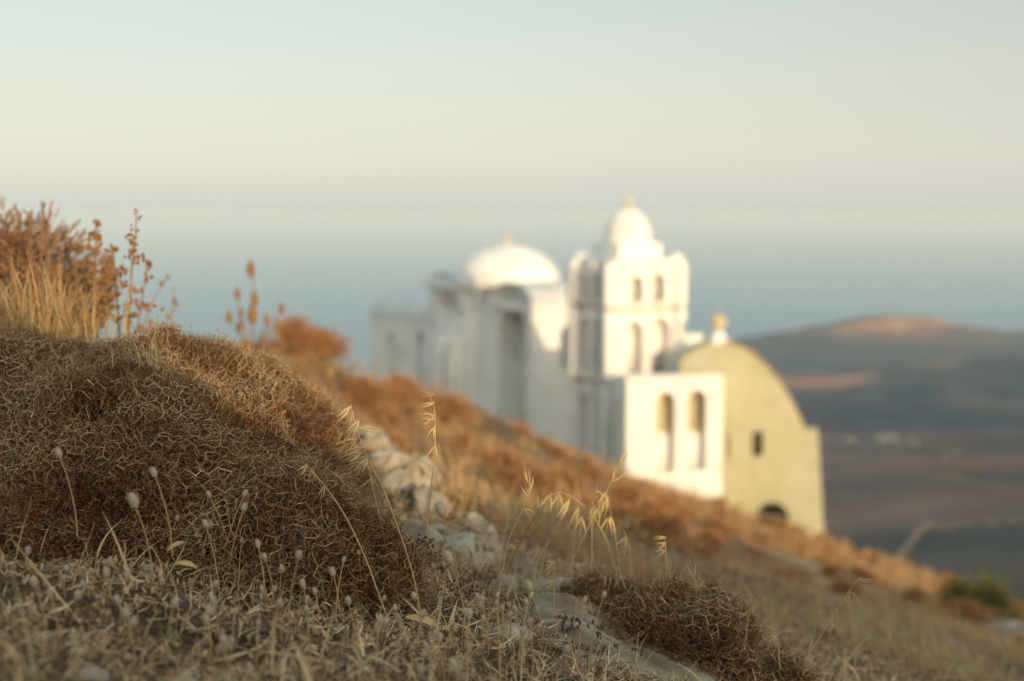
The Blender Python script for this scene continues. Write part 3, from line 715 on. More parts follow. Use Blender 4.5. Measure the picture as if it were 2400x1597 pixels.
class Dome:
    def __init__(s, c, rad, seed, lump=0.036):
        s.c = np.array(c, float); s.r = np.array(rad, float); s.seed = seed; s.lump = lump
        s.m = float(np.mean(rad))
    def disp(s, D):
        q = D * s.r / 0.16 + s.seed * 3.1; q2 = D * s.r / 0.06 + s.seed
        return s.lump * vnoise(q[:, 0], q[:, 1], q[:, 2]) + s.lump * 0.55 * vnoise(q2[:, 0], q2[:, 1], q2[:, 2])
    def at(s, D, depth=0.0):
        nrm = unit(D / s.r)
        return s.c + D * s.r + nrm * (s.disp(D) - depth)[:, None], nrm
    def inside(s, Pn, margin): return (((Pn - s.c) / (s.r - margin)) ** 2).sum(1) < 1

def lambert_dirs(p2, axis):
    r = np.hypot(p2[:, 0], p2[:, 1]); ok = r < 1.75
    th = 2 * np.arcsin(np.clip(r / 2, 0, 1)); ph = np.arctan2(p2[:, 1], p2[:, 0])
    a = unit(np.array(axis, float)); b = unit(np.cross(a, [0.2, 0.1, 1])); c = np.cross(a, b)
    return np.cos(th)[:, None] * a + np.sin(th)[:, None] * (np.cos(ph)[:, None] * b + np.sin(ph)[:, None] * c), ok

def thorn_shrub(dome, others, seed, label, cell=0.0112, layers=5, axis=(0.1, -0.85, 0.75), rt=0.00036, keep_r=1.45, hue=0.0):
    r_ = np.random.default_rng(seed)
    base = dome.c - [0, 0, dome.r[2]]; base[2] = G(dome.c[0], dome.c[1])
    g = Geo(); lg = Geo()
    def valid(Pn):
        ok = Pn[:, 2] > H(Pn[:, 0], Pn[:, 1]) - 0.012
        for o in others: ok &= ~o.inside(Pn, 0.035)
        return ok
    for L in range(layers):
        a = cell * (1.15, 0.75, 1.0, 0.8, 1.1)[L % 5] * r_.uniform(0.95, 1.05) / dome.m
        V2, E = honeycomb(a, keep_r, 0.11, r_)
        t = r_.uniform(0, 6.28); V2 = V2 @ np.array([[math.cos(t), -math.sin(t)], [math.sin(t), math.cos(t)]])
        # warp so that cells differ in size
        V2 = V2 + 0.28 * a * np.stack([vnoise(V2[:, 0] / a / 4 + L, V2[:, 1] / a / 4), vnoise(V2[:, 0] / a / 4, V2[:, 1] / a / 4 + 9 + L)], 1) * 2
        D, ok = lambert_dirs(V2, axis); ok &= np.hypot(V2[:, 0], V2[:, 1]) < keep_r
        Ps = dome.c + D * dome.r
        clump = vnoise(Ps[:, 0] / 0.026, Ps[:, 1] / 0.026, Ps[:, 2] / 0.026 + seed); patch = fbm(Ps[:, 0] / 0.09, Ps[:, 1] / 0.09, 2, Ps[:, 2] / 0.09 + seed)
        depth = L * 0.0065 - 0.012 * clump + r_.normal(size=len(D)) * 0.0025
        Pn, Nn = dome.at(D, depth); ok &= valid(Pn)
        ok[:] &= r_.random(len(ok)) > (0.05 if L else 0.08); ok &= (patch > (-0.36 - 0.22 * L))
        m = ok[E[:, 0]] & ok[E[:, 1]] & (r_.random(len(E)) > 0.08); Ee = E[m]
        A, B = Pn[Ee[:, 0]], Pn[Ee[:, 1]]
        rr = rt * r_.uniform(0.75, 1.35, len(Ee)) * (1.3 if L < 1 else 0.9)
        mid = (A + B) / 2 + r_.normal(size=A.shape) * 0.0004
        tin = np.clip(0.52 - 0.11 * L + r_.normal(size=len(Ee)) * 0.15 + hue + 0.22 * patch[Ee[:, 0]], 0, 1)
        for X, Y_, ra, rb in ((A, mid, rr * 1.1, rr), (mid, B, rr, rr * 1.1)):
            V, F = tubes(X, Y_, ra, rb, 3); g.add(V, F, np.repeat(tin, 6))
        # forked thorn tips standing out of the net and twigs leading inwards
        vi = np.where(ok)[0]; tip = vi[r_.random(len(vi)) < (0.60 if L < 2 else 0.30)]
        n = len(tip); d = unit(Nn[tip] * r_.uniform(0.3, 1.2, (n, 1)) + r_.normal(size=(n, 3)) * 0.5)
        A = Pn[tip]; ln = r_.uniform(0.003, 0.012, (n, 1)) * (1 + 0.8 * (r_.random((n, 1)) < 0.12)); B = A + d * ln
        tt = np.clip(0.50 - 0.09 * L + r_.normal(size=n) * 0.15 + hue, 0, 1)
        V, F = tubes(A, B, rt * 0.95, rt * 0.8, 3); g.add(V, F, np.repeat(tt, 6))
        for sgn in (1, -1):
            s_ = unit(np.cross(d, r_.normal(size=(n, 3)))) * sgn
            C = B + unit(d + s_ * 0.9) * r_.uniform(0.003, 0.007, (n, 1)); k = r_.random(n) < 0.8
            V, F = tubes(B[k], C[k], rt * 0.8, rt * 0.25, 3); g.add(V, F, np.repeat(np.clip(tt[k] + 0.06, 0, 1), 6))
        inn = vi[r_.random(len(vi)) < 0.45]; n = len(inn)
        A = Pn[inn]; B = A - unit(Nn[inn] + r_.normal(size=(n, 3)) * 0.35) * r_.uniform(0.012, 0.03, (n, 1))
        V, F = tubes(A, B, rt, rt * 1.4, 3); g.add(V, F, np.repeat(np.clip(0.34 + r_.normal(size=n) * 0.12, 0, 1), 6))
        # withered leaflets inside the cells
        lv = np.concatenate([vi[r_.random(len(vi)) < 0.9] for _ in range(4)]); n = len(lv)
        if n:
            c0 = Pn[lv] - Nn[lv] * r_.uniform(-0.003, 0.011, (n, 1)) + r_.normal(size=(n, 3)) * 0.004
            d0 = unit(r_.normal(size=(n, 3))); d1 = unit(d0 + r_.normal(size=(n, 3)) * 0.6)
            V, F, k = blades(c0, d0, d1, r_.uniform(0.003, 0.006, n), r_.uniform(0.0010, 0.0022, n), 1)
            lg.add(V, F, np.repeat(np.clip(r_.normal(0.48, 0.2, n) - 0.2 * patch[lv], 0, 1), k))
    root = empty('thorny_shrub', base, label=label, category='shrub')
    def rel(G_): G_.V = [v - base for v in G_.V]; return G_
    link('twig_net', rel(g).mesh('twig_net', TWIG), root)
    link('withered_leaves', rel(lg).mesh('withered_leaves', LEAF), root)
    # dark solid fill deep under the twigs
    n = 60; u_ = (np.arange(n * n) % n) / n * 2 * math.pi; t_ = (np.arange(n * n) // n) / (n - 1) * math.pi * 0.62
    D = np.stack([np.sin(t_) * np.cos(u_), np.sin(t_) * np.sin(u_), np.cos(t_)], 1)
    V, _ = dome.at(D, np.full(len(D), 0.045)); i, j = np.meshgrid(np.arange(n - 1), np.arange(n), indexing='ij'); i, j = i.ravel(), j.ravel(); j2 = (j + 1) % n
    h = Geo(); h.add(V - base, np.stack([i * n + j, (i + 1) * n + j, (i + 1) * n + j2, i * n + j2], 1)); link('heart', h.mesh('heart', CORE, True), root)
    return root

D1 = Dome((-0.53, 2.02, -0.49), (0.345, 0.40, 0.30), 1)
D2 = Dome((-0.88, 2.10, -0.475), (0.40, 0.40, 0.30), 2)
D3 = Dome((-0.76, 1.72, -0.45), (0.30, 0.22, 0.17), 3)
D4 = Dome((-0.38, 1.80, -0.52), (0.25, 0.22, 0.20), 4)
MOUND = [D1, D2, D3, D4]
def others(d): return [x for x in MOUND if x is not d]
thorn_shrub(D1, others(D1), 11, 'large rounded thorny shrub in the middle of the mound, orange where the sun grazes it')
thorn_shrub(D2, others(D2), 12, 'tall shaded thorny shrub at the left edge under the straw grass')
thorn_shrub(D3, others(D3), 13, 'low thorny shrub at the left edge in front of the mound')
thorn_shrub(D4, others(D4), 14, 'low thorny shrub at the right foot of the mound by the dry oats')
D5 = Dome((0.225, 2.02, -0.66), (0.15, 0.13, 0.115), 5, 0.026); D6 = Dome((0.345, 1.98, -0.745), (0.12, 0.12, 0.125), 6, 0.026); D7 = Dome((0.125, 2.08, -0.605), (0.085, 0.08, 0.08), 7, 0.02)
thorn_shrub(D5, [D6, D7], 15, 'small thorny shrub growing along the edge of the flat grey rock', cell=0.0125, hue=-0.06)
thorn_shrub(D6, [D5, D7], 16, 'small thorny shrub at the bottom edge, right of the flat grey rock', cell=0.0125, hue=-0.06)
thorn_shrub(D7, [D5, D6], 17, 'smallest dark thorny shrub at the upper end of the flat grey rock', cell=0.011, hue=-0.1)

# ------------------------------------------------------------------ rocks
RK = [ # u, v, Y, width px, height px, depth ratio, label
    (1480, 1545, 1.98, 520, 130, .62, 'broad flat grey limestone slab beside the small thorny shrubs'),
    (1190, 1462, 1.78, 110, 75, .9, 'small rounded grey stone at the left end of the flat slab'),
    (1330, 1590, 1.72, 190, 90, .7, 'knobbly pale stone at the bottom edge below the flat slab'),
    (985, 1290, 2.30, 150, 130, .9, 'pale angular boulder at the right foot of the thorny mound'),
    (1040, 1265, 2.45, 130, 90, .8, 'smooth pale boulder with a dark-budded plant in front'),
    (960, 1150, 3.0, 120, 130, .8, 'blue-grey blurred boulder behind the wild oats'),
    (920, 1075, 3.5, 150, 90, .8, 'brownish blurred boulder with a dark hollow above the oats'),
    (795, 1005, 4.0, 150, 70, .8, 'cream sunlit boulder peeping over the right side of the mound'),
    (880, 1045, 3.8, 110, 70, .8, 'tan blurred boulder between the cream boulder and the hollow'),
    (990, 1100, 3.8, 110, 60, .8, 'pale flat blurred stone right of the dark hollow'),
    (1135, 1315, 2.55, 120, 140, .8, 'upright blurred beige stone left of the jumbled wall stones'),
    (1235, 1360, 2.50, 130, 100, .8, 'large blurred pale stone in the middle of the jumbled stones'),
    (1290, 1400, 2.35, 150, 100, .8, 'rounded blurred grey stone just above the flat slab'),
    (1310, 1345, 2.9, 90, 60, .8, 'blurred pale stone behind the rounded grey stone'),
    (1090, 1240, 3.0, 90, 70, .8, 'blurred grey stone between the boulders and the brown slope'),
    (925, 1395, 1.66, 70, 85, .8, 'small rust-stained white stone in the grass below the oats'),
    (195, 1510, 1.12, 85, 72, .9, 'round tan stone lying in the bottom-left grass'),
    (205, 1572, 1.06, 120, 80, .9, 'pale flat-topped stone at the bottom edge, bottom left'),
    (1700, 1415, 4.6, 70, 36, .8, 'small pale stone in the shaded grass above the small shrubs'),
    (1800, 1425, 5.0, 60, 30, .8, 'flat pale stone in the shaded grass, next to the right of another'),
    (1945, 1560, 3.1, 100, 50, .8, 'blurred grey stone at the bottom right of the small shrubs'),
    (2375, 1440, 8.0, 110, 60, .9, 'tan sunlit boulder at the right edge of the slope'),
    (2325, 1392, 9.0, 50, 50, .9, 'small cream boulder below the green bush'),
    (1975, 1275, 14.0, 130, 26, .6, 'long pale stone ledge on the slope right of the chapel'),
    (2060, 1300, 14.0, 110, 26, .6, 'lower pale stone ledge on the slope right of the chapel'),
    (1560, 1390, 3.6, 60, 34, .8, 'blurred stone behind the tufts on the small shrubs'),
    (1010, 1200, 2.9, 110, 110, .9, 'blurred blue-grey stone between the two pale boulders'),
    (1180, 1400, 2.2, 120, 90, .8, 'flat blurred grey stone just above the rounded stone'),
    (1080, 1300, 2.35, 120, 110, .8, 'pale blurred stone right of the smooth boulder'),
    (1250, 1440, 2.05, 130, 70, .8, 'smooth grey stone touching the upper left of the slab'),
    (860, 1010, 4.2, 100, 50, .8, 'cream blurred stone on top of the heap above the oats'),
    (1200, 1290, 3.1, 80, 70, .8, 'shaded blurred stone at the edge of the brown slope'),
]
for i, (u, v, Y, w, h, d, lab) in enumerate(RK):
    if i == 0:
        # the slab is a shape of its own: a thick plate with an uneven rim, leaning with the slope
        bm = bmesh.new(); n = 46; rim = []
        for k in range(n):
            a = k / n * 2 * math.pi; r0 = 1 + 0.10 * math.sin(3 * a + 1) + 0.06 * math.sin(5 * a) + 0.03 * rng.normal()
            rim.append((r0 * math.cos(a), r0 * math.sin(a)))
        rings = [(1.02, -1.0), (1.04, 0.30), (1.0, 0.62), (0.93, 0.84), (0.78, 0.95), (0.55, 1.0), (0.3, 0.98), (0.08, 1.0)]
        V = np.array([(x * s_, y * s_, z_ + 0.10 * float(fbm(np.array([x * s_ * 2]), np.array([y * s_ * 2]), 3)[0])) for s_, z_ in rings for x, y in rim]); m = len(rim)
        F = [(a * m + k, a * m + (k + 1) % m, (a + 1) * m + (k + 1) % m, (a + 1) * m + k) for a in range(len(rings) - 1) for k in range(m)]
        F3 = [((len(rings) - 1) * m, (len(rings) - 1) * m + k, (len(rings) - 1) * m + k + 1) for k in range(1, m - 1)]
        bm.free(); p = P(1450, 1585, 1.93); s_ = 1.93 / FPX
        link('rock_slab', np_mesh('rock_slab', V, [np.array(F3), np.array(F)], ROCK, smooth=True), loc=p, rot=(R(-2), R(20), R(-16)), scale=(275 * s_, 0.15, 0.055), label=lab, category='rock')
    else: rock(u, v, Y, w, h, d, lab)

for i in range(34):
    y_ = rng.uniform(1.0, 2.6); x_ = y_ * rng.uniform(-.36, .22); r0 = rng.uniform(.006, .02)
    if any(dm_.inside(np.array([[x_, y_, G(x_, y_) + .03]]), 0.0)[0] for dm_ in MOUND): continue
    link('small_stone', ROCKS[i % 6], loc=(x_, y_, G(x_, y_) + r0 * .15), rot=(rng.normal() * .4, rng.normal() * .4, rng.uniform(0, 6.28)), scale=(r0, r0 * .8, r0 * .55), label='small pale pebble lying in the foreground grass', category='pebble', group='pebbles in the foreground grass')

# ------------------------------------------------------------------ foreground grass and litter
def up_dirs(n, spread, r_=rng):
    a = r_.uniform(0, 2 * math.pi, n); t = np.abs(r_.normal(0, spread, n))
    return np.stack([np.sin(t) * np.cos(a), np.sin(t) * np.sin(a), np.cos(t)], 1)
def in_domes(Pn, m=0.03):
    ok = np.zeros(len(Pn), bool)
    for d in MOUND + [D5, D6, D7]: ok |= d.inside(Pn + [0, 0, 0.03], m)
    return ok
ROCKXY = np.array([(o.location.x, o.location.y, max(o.scale[0], o.scale[1])) for o in bpy.data.objects if o.get('category') == 'rock'])
def off_rocks(X, Y, k=0.75):
    d = np.hypot(X[:, None] - ROCKXY[None, :, 0], Y[:, None] - ROCKXY[None, :, 1]); return (d > ROCKXY[None, :, 2] * k).all(1)
def scatter(n, x0, x1, y0, y1, frame=True):
    x = rng.uniform(x0, x1, n * 3); y = rng.uniform(y0, y1, n * 3)
    k = np.abs(x) < 0.45 * y + 0.42 if frame else np.ones(len(x), bool)
    x, y = x[k][:n], y[k][:n]; k = off_rocks(x, y); x, y = x[k], y[k]; Pn = np.stack([x, y, H(x, y)], 1); return Pn[~in_domes(Pn)]
def build_fore_grass():
    g = Geo()
    # patchiness
    Pn = scatter(36000, -1.5, 1.15, 0.75, 2.9); dens = fbm(Pn[:, 0] * 5, Pn[:, 1] * 5, 3)
    Pn = Pn[rng.random(len(Pn)) < np.clip(0.6 + 0.5 * dens, 0.12, 1)]
    n = len(Pn); d0 = up_dirs(n, 1.0); d1 = unit(d0 * 0.3 + rng.normal(size=(n, 3)) * [1, 1, 0.6])
    L = rng.gamma(4, 0.0085, n).clip(0.012, 0.10)
    V, F, k = blades(Pn - [0, 0, 0.004], d0, d1, L, rng.uniform(0.0008, 0.0028, n), 4); g.add(V, F, np.repeat(rng.normal(0.5, 0.18, n).clip(0, 1), k))
    # longer leaning stalks
    Pn = scatter(520, -1.2, 0.8, 0.8, 2.6); n = len(Pn); d0 = up_dirs(n, 0.65); d1 = unit(d0 + rng.normal(size=(n, 3)) * 0.5)
    V, F, k = blades(Pn, d0, d1, rng.uniform(0.04, 0.12, n), rng.uniform(0.0014, 0.0036, n), 5, 0.4); g.add(V, F, np.repeat(rng.normal(0.68, 0.12, n).clip(0, 1), k))
    # broad bleached blades, bent and broken
    Pn = scatter(420, -1.2, 0.9, 0.8, 2.7); n = len(Pn); d0 = up_dirs(n, 0.9); d1 = unit(d0 * .4 + rng.normal(size=(n, 3)) * [1, 1, .5])
    V, F, k = blades(Pn + [0, 0, .003], d0, d1, rng.uniform(0.03, 0.10, n), rng.uniform(0.003, 0.0062, n), 6, 0.1); g.add(V, F, np.repeat(rng.normal(0.72, 0.12, n).clip(0, 1), k))
    o = link('dry_grass', g.mesh('dry_grass', STRAW), kind='stuff', label='tangled dry straw grass covering the near ground', category='grass')
    # flat litter: broken straw, chaff, withered flower heads
    g = Geo(); Pn = scatter(58000, -1.5, 1.15, 0.7, 3.2); n = len(Pn)
    d0 = unit(rng.normal(size=(n, 3)) * [1, 1, 0.35] + [0, 0, 0.15]); d1 = unit(d0 + rng.normal(size=(n, 3)) * 0.4)
    V, F, k = blades(Pn + np.array([0, 0, 1]) * rng.uniform(0.0, 0.03, (n, 1)) ** 1.3 * 2, d0, d1, rng.uniform(0.006, 0.03, n), rng.uniform(0.0008, 0.003, n), 2, 0.5); g.add(V, F, np.repeat(np.where(rng.random(n) < .45, rng.normal(0.22, 0.1, n), rng.normal(0.62, 0.18, n)).clip(0, 1), k))
    Pn = scatter(10500, -1.5, 1.1, 0.7, 3.0); n = len(Pn)
    for j in range(7):   # tufted withered flower heads, seven scales each
        d0 = up_dirs(n, 0.8); V, F, k = blades(Pn + [0, 0, 0.012], d0, unit(d0 + [0, 0, 0.6]), rng.uniform(0.004, 0.008, n), rng.uniform(0.002, 0.004, n), 1, 0.6); g.add(V, F, np.repeat(rng.normal(0.62, 0.2, n).clip(0, 1), k))
    link('plant_litter', g.mesh('plant_litter', LITTER), kind='stuff', label='broken stalks, chaff and withered flower heads on the near ground', category='litter')
build_fore_grass()

# ------------------------------------------------------------------ hare's-tail grass
def fluff_mesh(seed):
    r_ = np.random.default_rng(seed); g = Geo()
    prof = [(0.0006, 0), (0.0032, 0.002), (0.0046, 0.006), (0.0044, 0.010), (0.003, 0.0145), (0.0006, 0.0165)]
    tmp = lathe_geo(prof, 8); g.add(np.concatenate(tmp.V), np.concatenate(tmp.F4), 0.5)
    n = 130; z = r_.uniform(0.001, 0.016, n); rr = np.interp(z, [p[1] for p in prof], [p[0] for p in prof]); a = r_.uniform(0, 6.28, n)
    A = np.stack([rr * np.cos(a), rr * np.sin(a), z], 1); d = unit(np.stack([np.cos(a), np.sin(a), r_.uniform(0.4, 1.8, n)], 1) + r_.normal(size=(n, 3)) * 0.2)
    V, F = tubes(A, A + d * r_.uniform(0.0015, 0.004, (n, 1)), 0.00016, 0.00006, 3); g.add(V, F, 0.7)
    return g.mesh('seed_head', FLUFF)
FL = [fluff_mesh(i) for i in range(4)]
STEMS = []
for i in range(6):
    r_ = np.random.default_rng(50 + i); Ln = 0.05 + 0.018 * i; lean = r_.normal(size=2) * 0.25
    pts = [(lean[0] * t * t * Ln, lean[1] * t * t * Ln, t * Ln) for t in np.linspace(0, 1, 7)]
    V, F = polytube(pts, np.linspace(0.0010, 0.0007, 7), 4); g = Geo(); g.add(V, F, 0.5)
    STEMS.append((g.mesh('stem', STRAW), pts[-1], pts[-1] - np.array(pts[-2])))
def hares_tail(base, si, fi, scale, rz, label, group=None):
    me, tip, d = STEMS[si]
    o = link('hares_tail', me, loc=base, rot=(0, 0, rz), label=label, category='seed stalk')
    if group: o['group'] = group
    q = Vector(d).to_track_quat('Z', 'Y').to_euler()
    link('seed_head', FL[fi], o, loc=tip, rot=q, scale=scale)
for u, v, Y, sc_, lab in [(1040, 1215, 1.80, 1.35, "tall fluffy hare's-tail head nodding in front of the pale boulders"), (1058, 1325, 1.75, 1.2, "brown hare's-tail head just below the dark-budded plant"),
                     (1246, 1392, 1.85, 1.2, "hare's-tail head standing before the blurred pale stones"), (320, 1192, 1.50, 1.1, "largest hare's-tail head, lying slantwise against the thorny mound"),
                     (142, 1075, 1.55, 0.75, "round buff seed head on the thorny shrub at the far left"), (365, 1120, 1.55, 0.75, "round buff seed head in the middle of the thorny mound")]:
    p = P(u, v, Y); i = 2; hares_tail(p - np.array(STEMS[i][1]), i, 0, sc_, 0.0, lab)
n = 0
while n < 150:
    if n % 6 == 0: cu, cv = rng.uniform(-60, 1250), 1190 + 410 * rng.beta(1.5, 1.3)
    u = cu + rng.normal() * 60; v = cv + rng.normal() * 30; n += 1
    if v > 1640: continue
    if u > 850 and v < 1400: continue
    Y = float(np.interp(v, [1200, 1330, 1597], [1.62, 1.5, 1.06])) + 0.25 * max(0, (u - 300) / 900) + rng.normal() * 0.05
    p = P(u, v, Y); zg = G(p[0], p[1]); h = p[2] - zg
    si = int(np.argmin([abs(t[1][2] - h) for t in STEMS]))
    if h < 0.0 or h > 0.17: continue
    hares_tail((p[0], p[1], p[2] - STEMS[si][1][2]), si, int(rng.integers(4)), rng.uniform(0.4, 0.72), rng.uniform(0, 6.28), "small pale hare's-tail seed head on a thin stalk in the foreground grass", "small hare's-tail heads in the foreground grass")

# ------------------------------------------------------------------ wild oats
def spikelet_mesh(seed, open_=0.28):
    """two long glumes opening from one point, and the bristle between them"""
    r_ = np.random.default_rng(seed); g = Geo()
    for sgn in (-1, 1):
        ax = np.array([sgn * math.sin(open_), 0, -math.cos(open_)]); K = 6
        pts = np.array([ax * t for t in np.linspace(0, 1, K)]); pts[:, 0] += sgn * 0.05 * np.sin(np.linspace(0, math.pi, K))
        V, F = polytube(pts, [0.015, 0.05, 0.056, 0.042, 0.022, 0.003], 6); V[:, 1] *= 0.6; g.add(V, F, 0.5 + 0.3 * r_.random())
    V, F = polytube(np.array([(0, 0, -0.2), (0.03, 0.02, -0.8), (0.10 * sgn, 0.04, -1.35)]), [0.03, 0.02, 0.006], 4); g.add(V, F, 0.3)
    return g.mesh('spikelet', OAT, True)
SPK = [spikelet_mesh(1, .22), spikelet_mesh(2, .35), spikelet_mesh(3, .10)]
def wild_oat(stem, Y, spikes, label, thick=1.0, r=0.0010, mat=None):
    """stem: photo points from root to tip at depth Y (or per-point depth); spikes: (u, v, length px, angle deg from hanging, positive to the left)"""
    pts = np.array([P(q[0], q[1], q[2] if len(q) > 2 else Y) for q in stem]); path = smooth_path(pts, 8); base = path[0].copy()
    g = Geo(); V, F = polytube(path - base, np.linspace(r, r * 0.35, len(path)) * thick, 5); g.add(V, F, 0.5)
    o = link('wild_oat', g.mesh('wild_oat', mat or OAT, True), loc=base, label=label, category='wild oat')
    for (u, v, ln, an) in spikes:
        p = P(u, v, Y) - base; L = ln * Y / FPX
        link('spikelet', SPK[int(rng.integers(3))], o, loc=p, rot=(rng.normal() * 0.2, R(an), rng.uniform(-0.5, 0.5)), scale=L)
        # hair-thin branch from the stem to the spikelet
        k = int(np.argmin(np.linalg.norm(path - base - p, axis=1))); b0 = path[max(0, k - 1)] - base; mid = (b0 + p) / 2 + [0, 0, 0.004]
        g = Geo(); V, F = polytube(smooth_path([b0, mid, p], 4), 0.00028, 4); g.add(V, F, 0.5); link('branchlet', g.mesh('branchlet', OAT, True), o)
wild_oat([(991, 1470), (964, 1334), (906, 1165), (877, 1103), (853, 1055), (835, 1000), (822, 952)], 1.72,
         [(822, 952, 44, 45), (826, 968, 46, 45), (842, 986, 44, 40), (845, 1003, 46, -80), (836, 1030, 44, 60), (850, 1048, 48, 70), (848, 1062, 44, 80), (862, 1074, 40, 30)], 'tallest golden wild oat arching left over the right side of the mound', 1.2)
wild_oat([(915, 1350), (898, 1250), (880, 1170), (862, 1090), (858, 1070)], 1.74, [(858, 1070, 44, 55), (860, 1085, 40, 75), (872, 1120, 36, 20)], 'straight wild oat stem standing inside the tallest oat')
wild_oat([(906, 1445), (853, 1301), (799, 1193), (741, 1115), (712, 1086)], 1.66, [(760, 1140, 30, 20), (720, 1092, 34, 60), (730, 1102, 30, 0)], 'bent brown oat stalk leaning across the thorny mound', 1.2)
wild_oat([(1000, 1260), (1006, 1180), (1018, 1074), (1020, 991), (1016, 950), (1000, 916)], 1.80, [(1018, 925, 34, 85), (1018, 945, 34, 80), (1020, 975, 38, 75), (1020, 984, 36, 110), (1018, 1000, 34, 25), (1020, 1045, 40, 15)], 'thin upright wild oat rising alone before the white church')
wild_oat([(1162, 1430), (1172, 1370), (1181, 1321), (1195, 1260), (1228, 1185), (1241, 1132), (1240, 1112)], 1.82, [(1240, 1140, 44, 170), (1243, 1150, 40, 185), (1238, 1165, 40, 165), (1228, 1193, 34, -55)], 'wild oat with upright spikelets above the jumbled stones')
wild_oat([(1187, 1350), (1210, 1290), (1250, 1217), (1262, 1190)], 2.0, [(1262, 1190, 34, -160)], 'reddish dry stalk leaning right behind the upright oat', 1.2, mat=STALK)
wild_oat([(1384, 1375), (1387, 1290), (1388, 1221), (1396, 1165), (1400, 1140)], 2.12, [(1400, 1150, 40, -20), (1396, 1180, 40, 20)], 'vertical oat stem through the crossing oats below the arcade')
wild_oat([(1318, 1370), (1340, 1320), (1390, 1214), (1431, 1134), (1449, 1099), (1468, 1083)], 2.10, [(1452, 1098, 44, 200), (1436, 1130, 40, 210), (1420, 1155, 40, 20), (1412, 1172, 44, 10)], 'oat stem slanting up to the right through the crossing oats')
wild_oat([(1444, 1355), (1424, 1273), (1390, 1210), (1351, 1172), (1316, 1155), (1290, 1160)], 2.14,
         [(1290, 1160, 44, 20), (1312, 1158, 46, 12), (1334, 1172, 50, 25), (1356, 1190, 52, 20), (1362, 1212, 48, 8), (1405, 1195, 40, 25), (1425, 1215, 46, 10), (1430, 1212, 44, -15)], 'arching wild oat with hanging golden spikelets before the slope', 1.15)
wild_oat([(1454, 1350), (1442, 1256), (1424, 1165)], 2.16, [(1424, 1165, 40, 10)], 'thin reddish oat stem right of the crossing oats')
wild_oat([(1482, 1360), (1473, 1277), (1460, 1240)], 2.10, [(1466, 1260, 34, 25), (1468, 1290, 30, 40)], 'short pale oat stem rising from the small thorny shrub')
wild_oat([(1562, 1372), (1562, 1330), (1560, 1287), (1558, 1262)], 2.06, [(1560, 1260, 28, 85), (1560, 1274, 28, 75), (1561, 1290, 32, 65), (1560, 1346, 30, 90)], 'short stiff oat with level spikelets above the small shrub')
wild_oat([(1295, 1460), (1299, 1364), (1294, 1336), (1290, 1310)], 1.90, [(1296, 1302, 30, 80), (1297, 1320, 32, 85), (1298, 1332, 30, 60), (1298, 1360, 28, 50)], 'small oat with level spikelets above the flat grey slab')
wild_oat([(1895, 1535), (1951, 1448), (2000, 1371), (2022, 1352)], 2.05, [(1992, 1385, 40, -20), (2000, 1395, 38, -30), (1962, 1428, 38, 10), (2015, 1360, 30, -90)], 'lone oat stem slanting right at the end of the small shrubs')
wild_oat([(1742, 1550), (1750, 1480), (1758, 1430), (1764, 1412)], 1.92, [(1762, 1418, 34, 200), (1754, 1436, 30, 60)], 'thin pale stalk poking out of the middle of the small shrubs')
wild_oat([(1828, 1570), (1823, 1500), (1818, 1470)], 1.92, [(1818, 1478, 30, 85), (1819, 1492, 28, 85)], 'thin brown stalk near the right end of the small shrubs')
wild_oat([(1628, 1420), (1634, 1380), (1626, 1350)], 2.0, [(1626, 1356, 40, 170), (1634, 1384, 36, 190)], 'small straw tuft blade above the small shrubs')

# dark-budded dry herb in front of the boulders, and its smaller neighbours on the slab
def budded_herb(u, v, Y, hpx, wpx, nb, label, seed):
    r_ = np.random.default_rng(seed); base = P(u, v, Y); s = Y / FPX; o = None
    g = Geo(); tips = []
    for i in range(nb):
        top = np.array([r_.normal() * wpx * 0.4, r_.normal() * wpx * 0.25, hpx * r_.uniform(0.45, 1.0)]) * s
        mid = top * [0.3, 0.3, 0.55] + r_.normal(size=3) * s * 3; V, F = polytube(smooth_path([(0, 0, -0.01), mid, top], 5), 0.00042, 4); g.add(V, F, 0.4)
        tips.append(top)
        for k in range(3):
            t2 = top + np.array([r_.normal() * 14, r_.normal() * 8, r_.uniform(-18, 8)]) * s; V, F = polytube([mid * 0.3 + top * 0.7, (top + t2) / 2, t2], 0.0003, 3); g.add(V, F, 0.4); tips.append(t2)
    o = link('budded_herb', g.mesh('budded_herb', LITTER), loc=base, label=label, category='herb')
    bg_ = lathe_geo([(0.0004, -0.0022), (0.0016, -0.0008), (0.0017, 0.0008), (0.0009, 0.0022), (0.0002, 0.003)], 7); me = bg_.mesh('bud', BUD, True, tint=False)
    for t in tips: link('bud', me, o, loc=t, rot=(r_.normal() * .4, r_.normal() * .4, 0), scale=r_.uniform(.7, 1.25))
budded_herb(992, 1345, 1.78, 90, 60, 9, 'dry herb with dark buds before the smooth pale boulder', 1)
budded_herb(1080, 1400, 1.78, 50, 70, 8, 'low dark-budded herb among the grass below the boulders', 2)
budded_herb(1130, 1420, 1.80, 40, 60, 6, 'small dark-budded herb beside the rounded grey stone', 3)
budded_herb(1335, 1500, 1.86, 55, 60, 8, 'dark-budded herb at the upper corner of the flat slab', 4)
budded_herb(1410, 1560, 1.80, 70, 110, 12, 'spreading dark-budded herb across the front of the flat slab', 5)

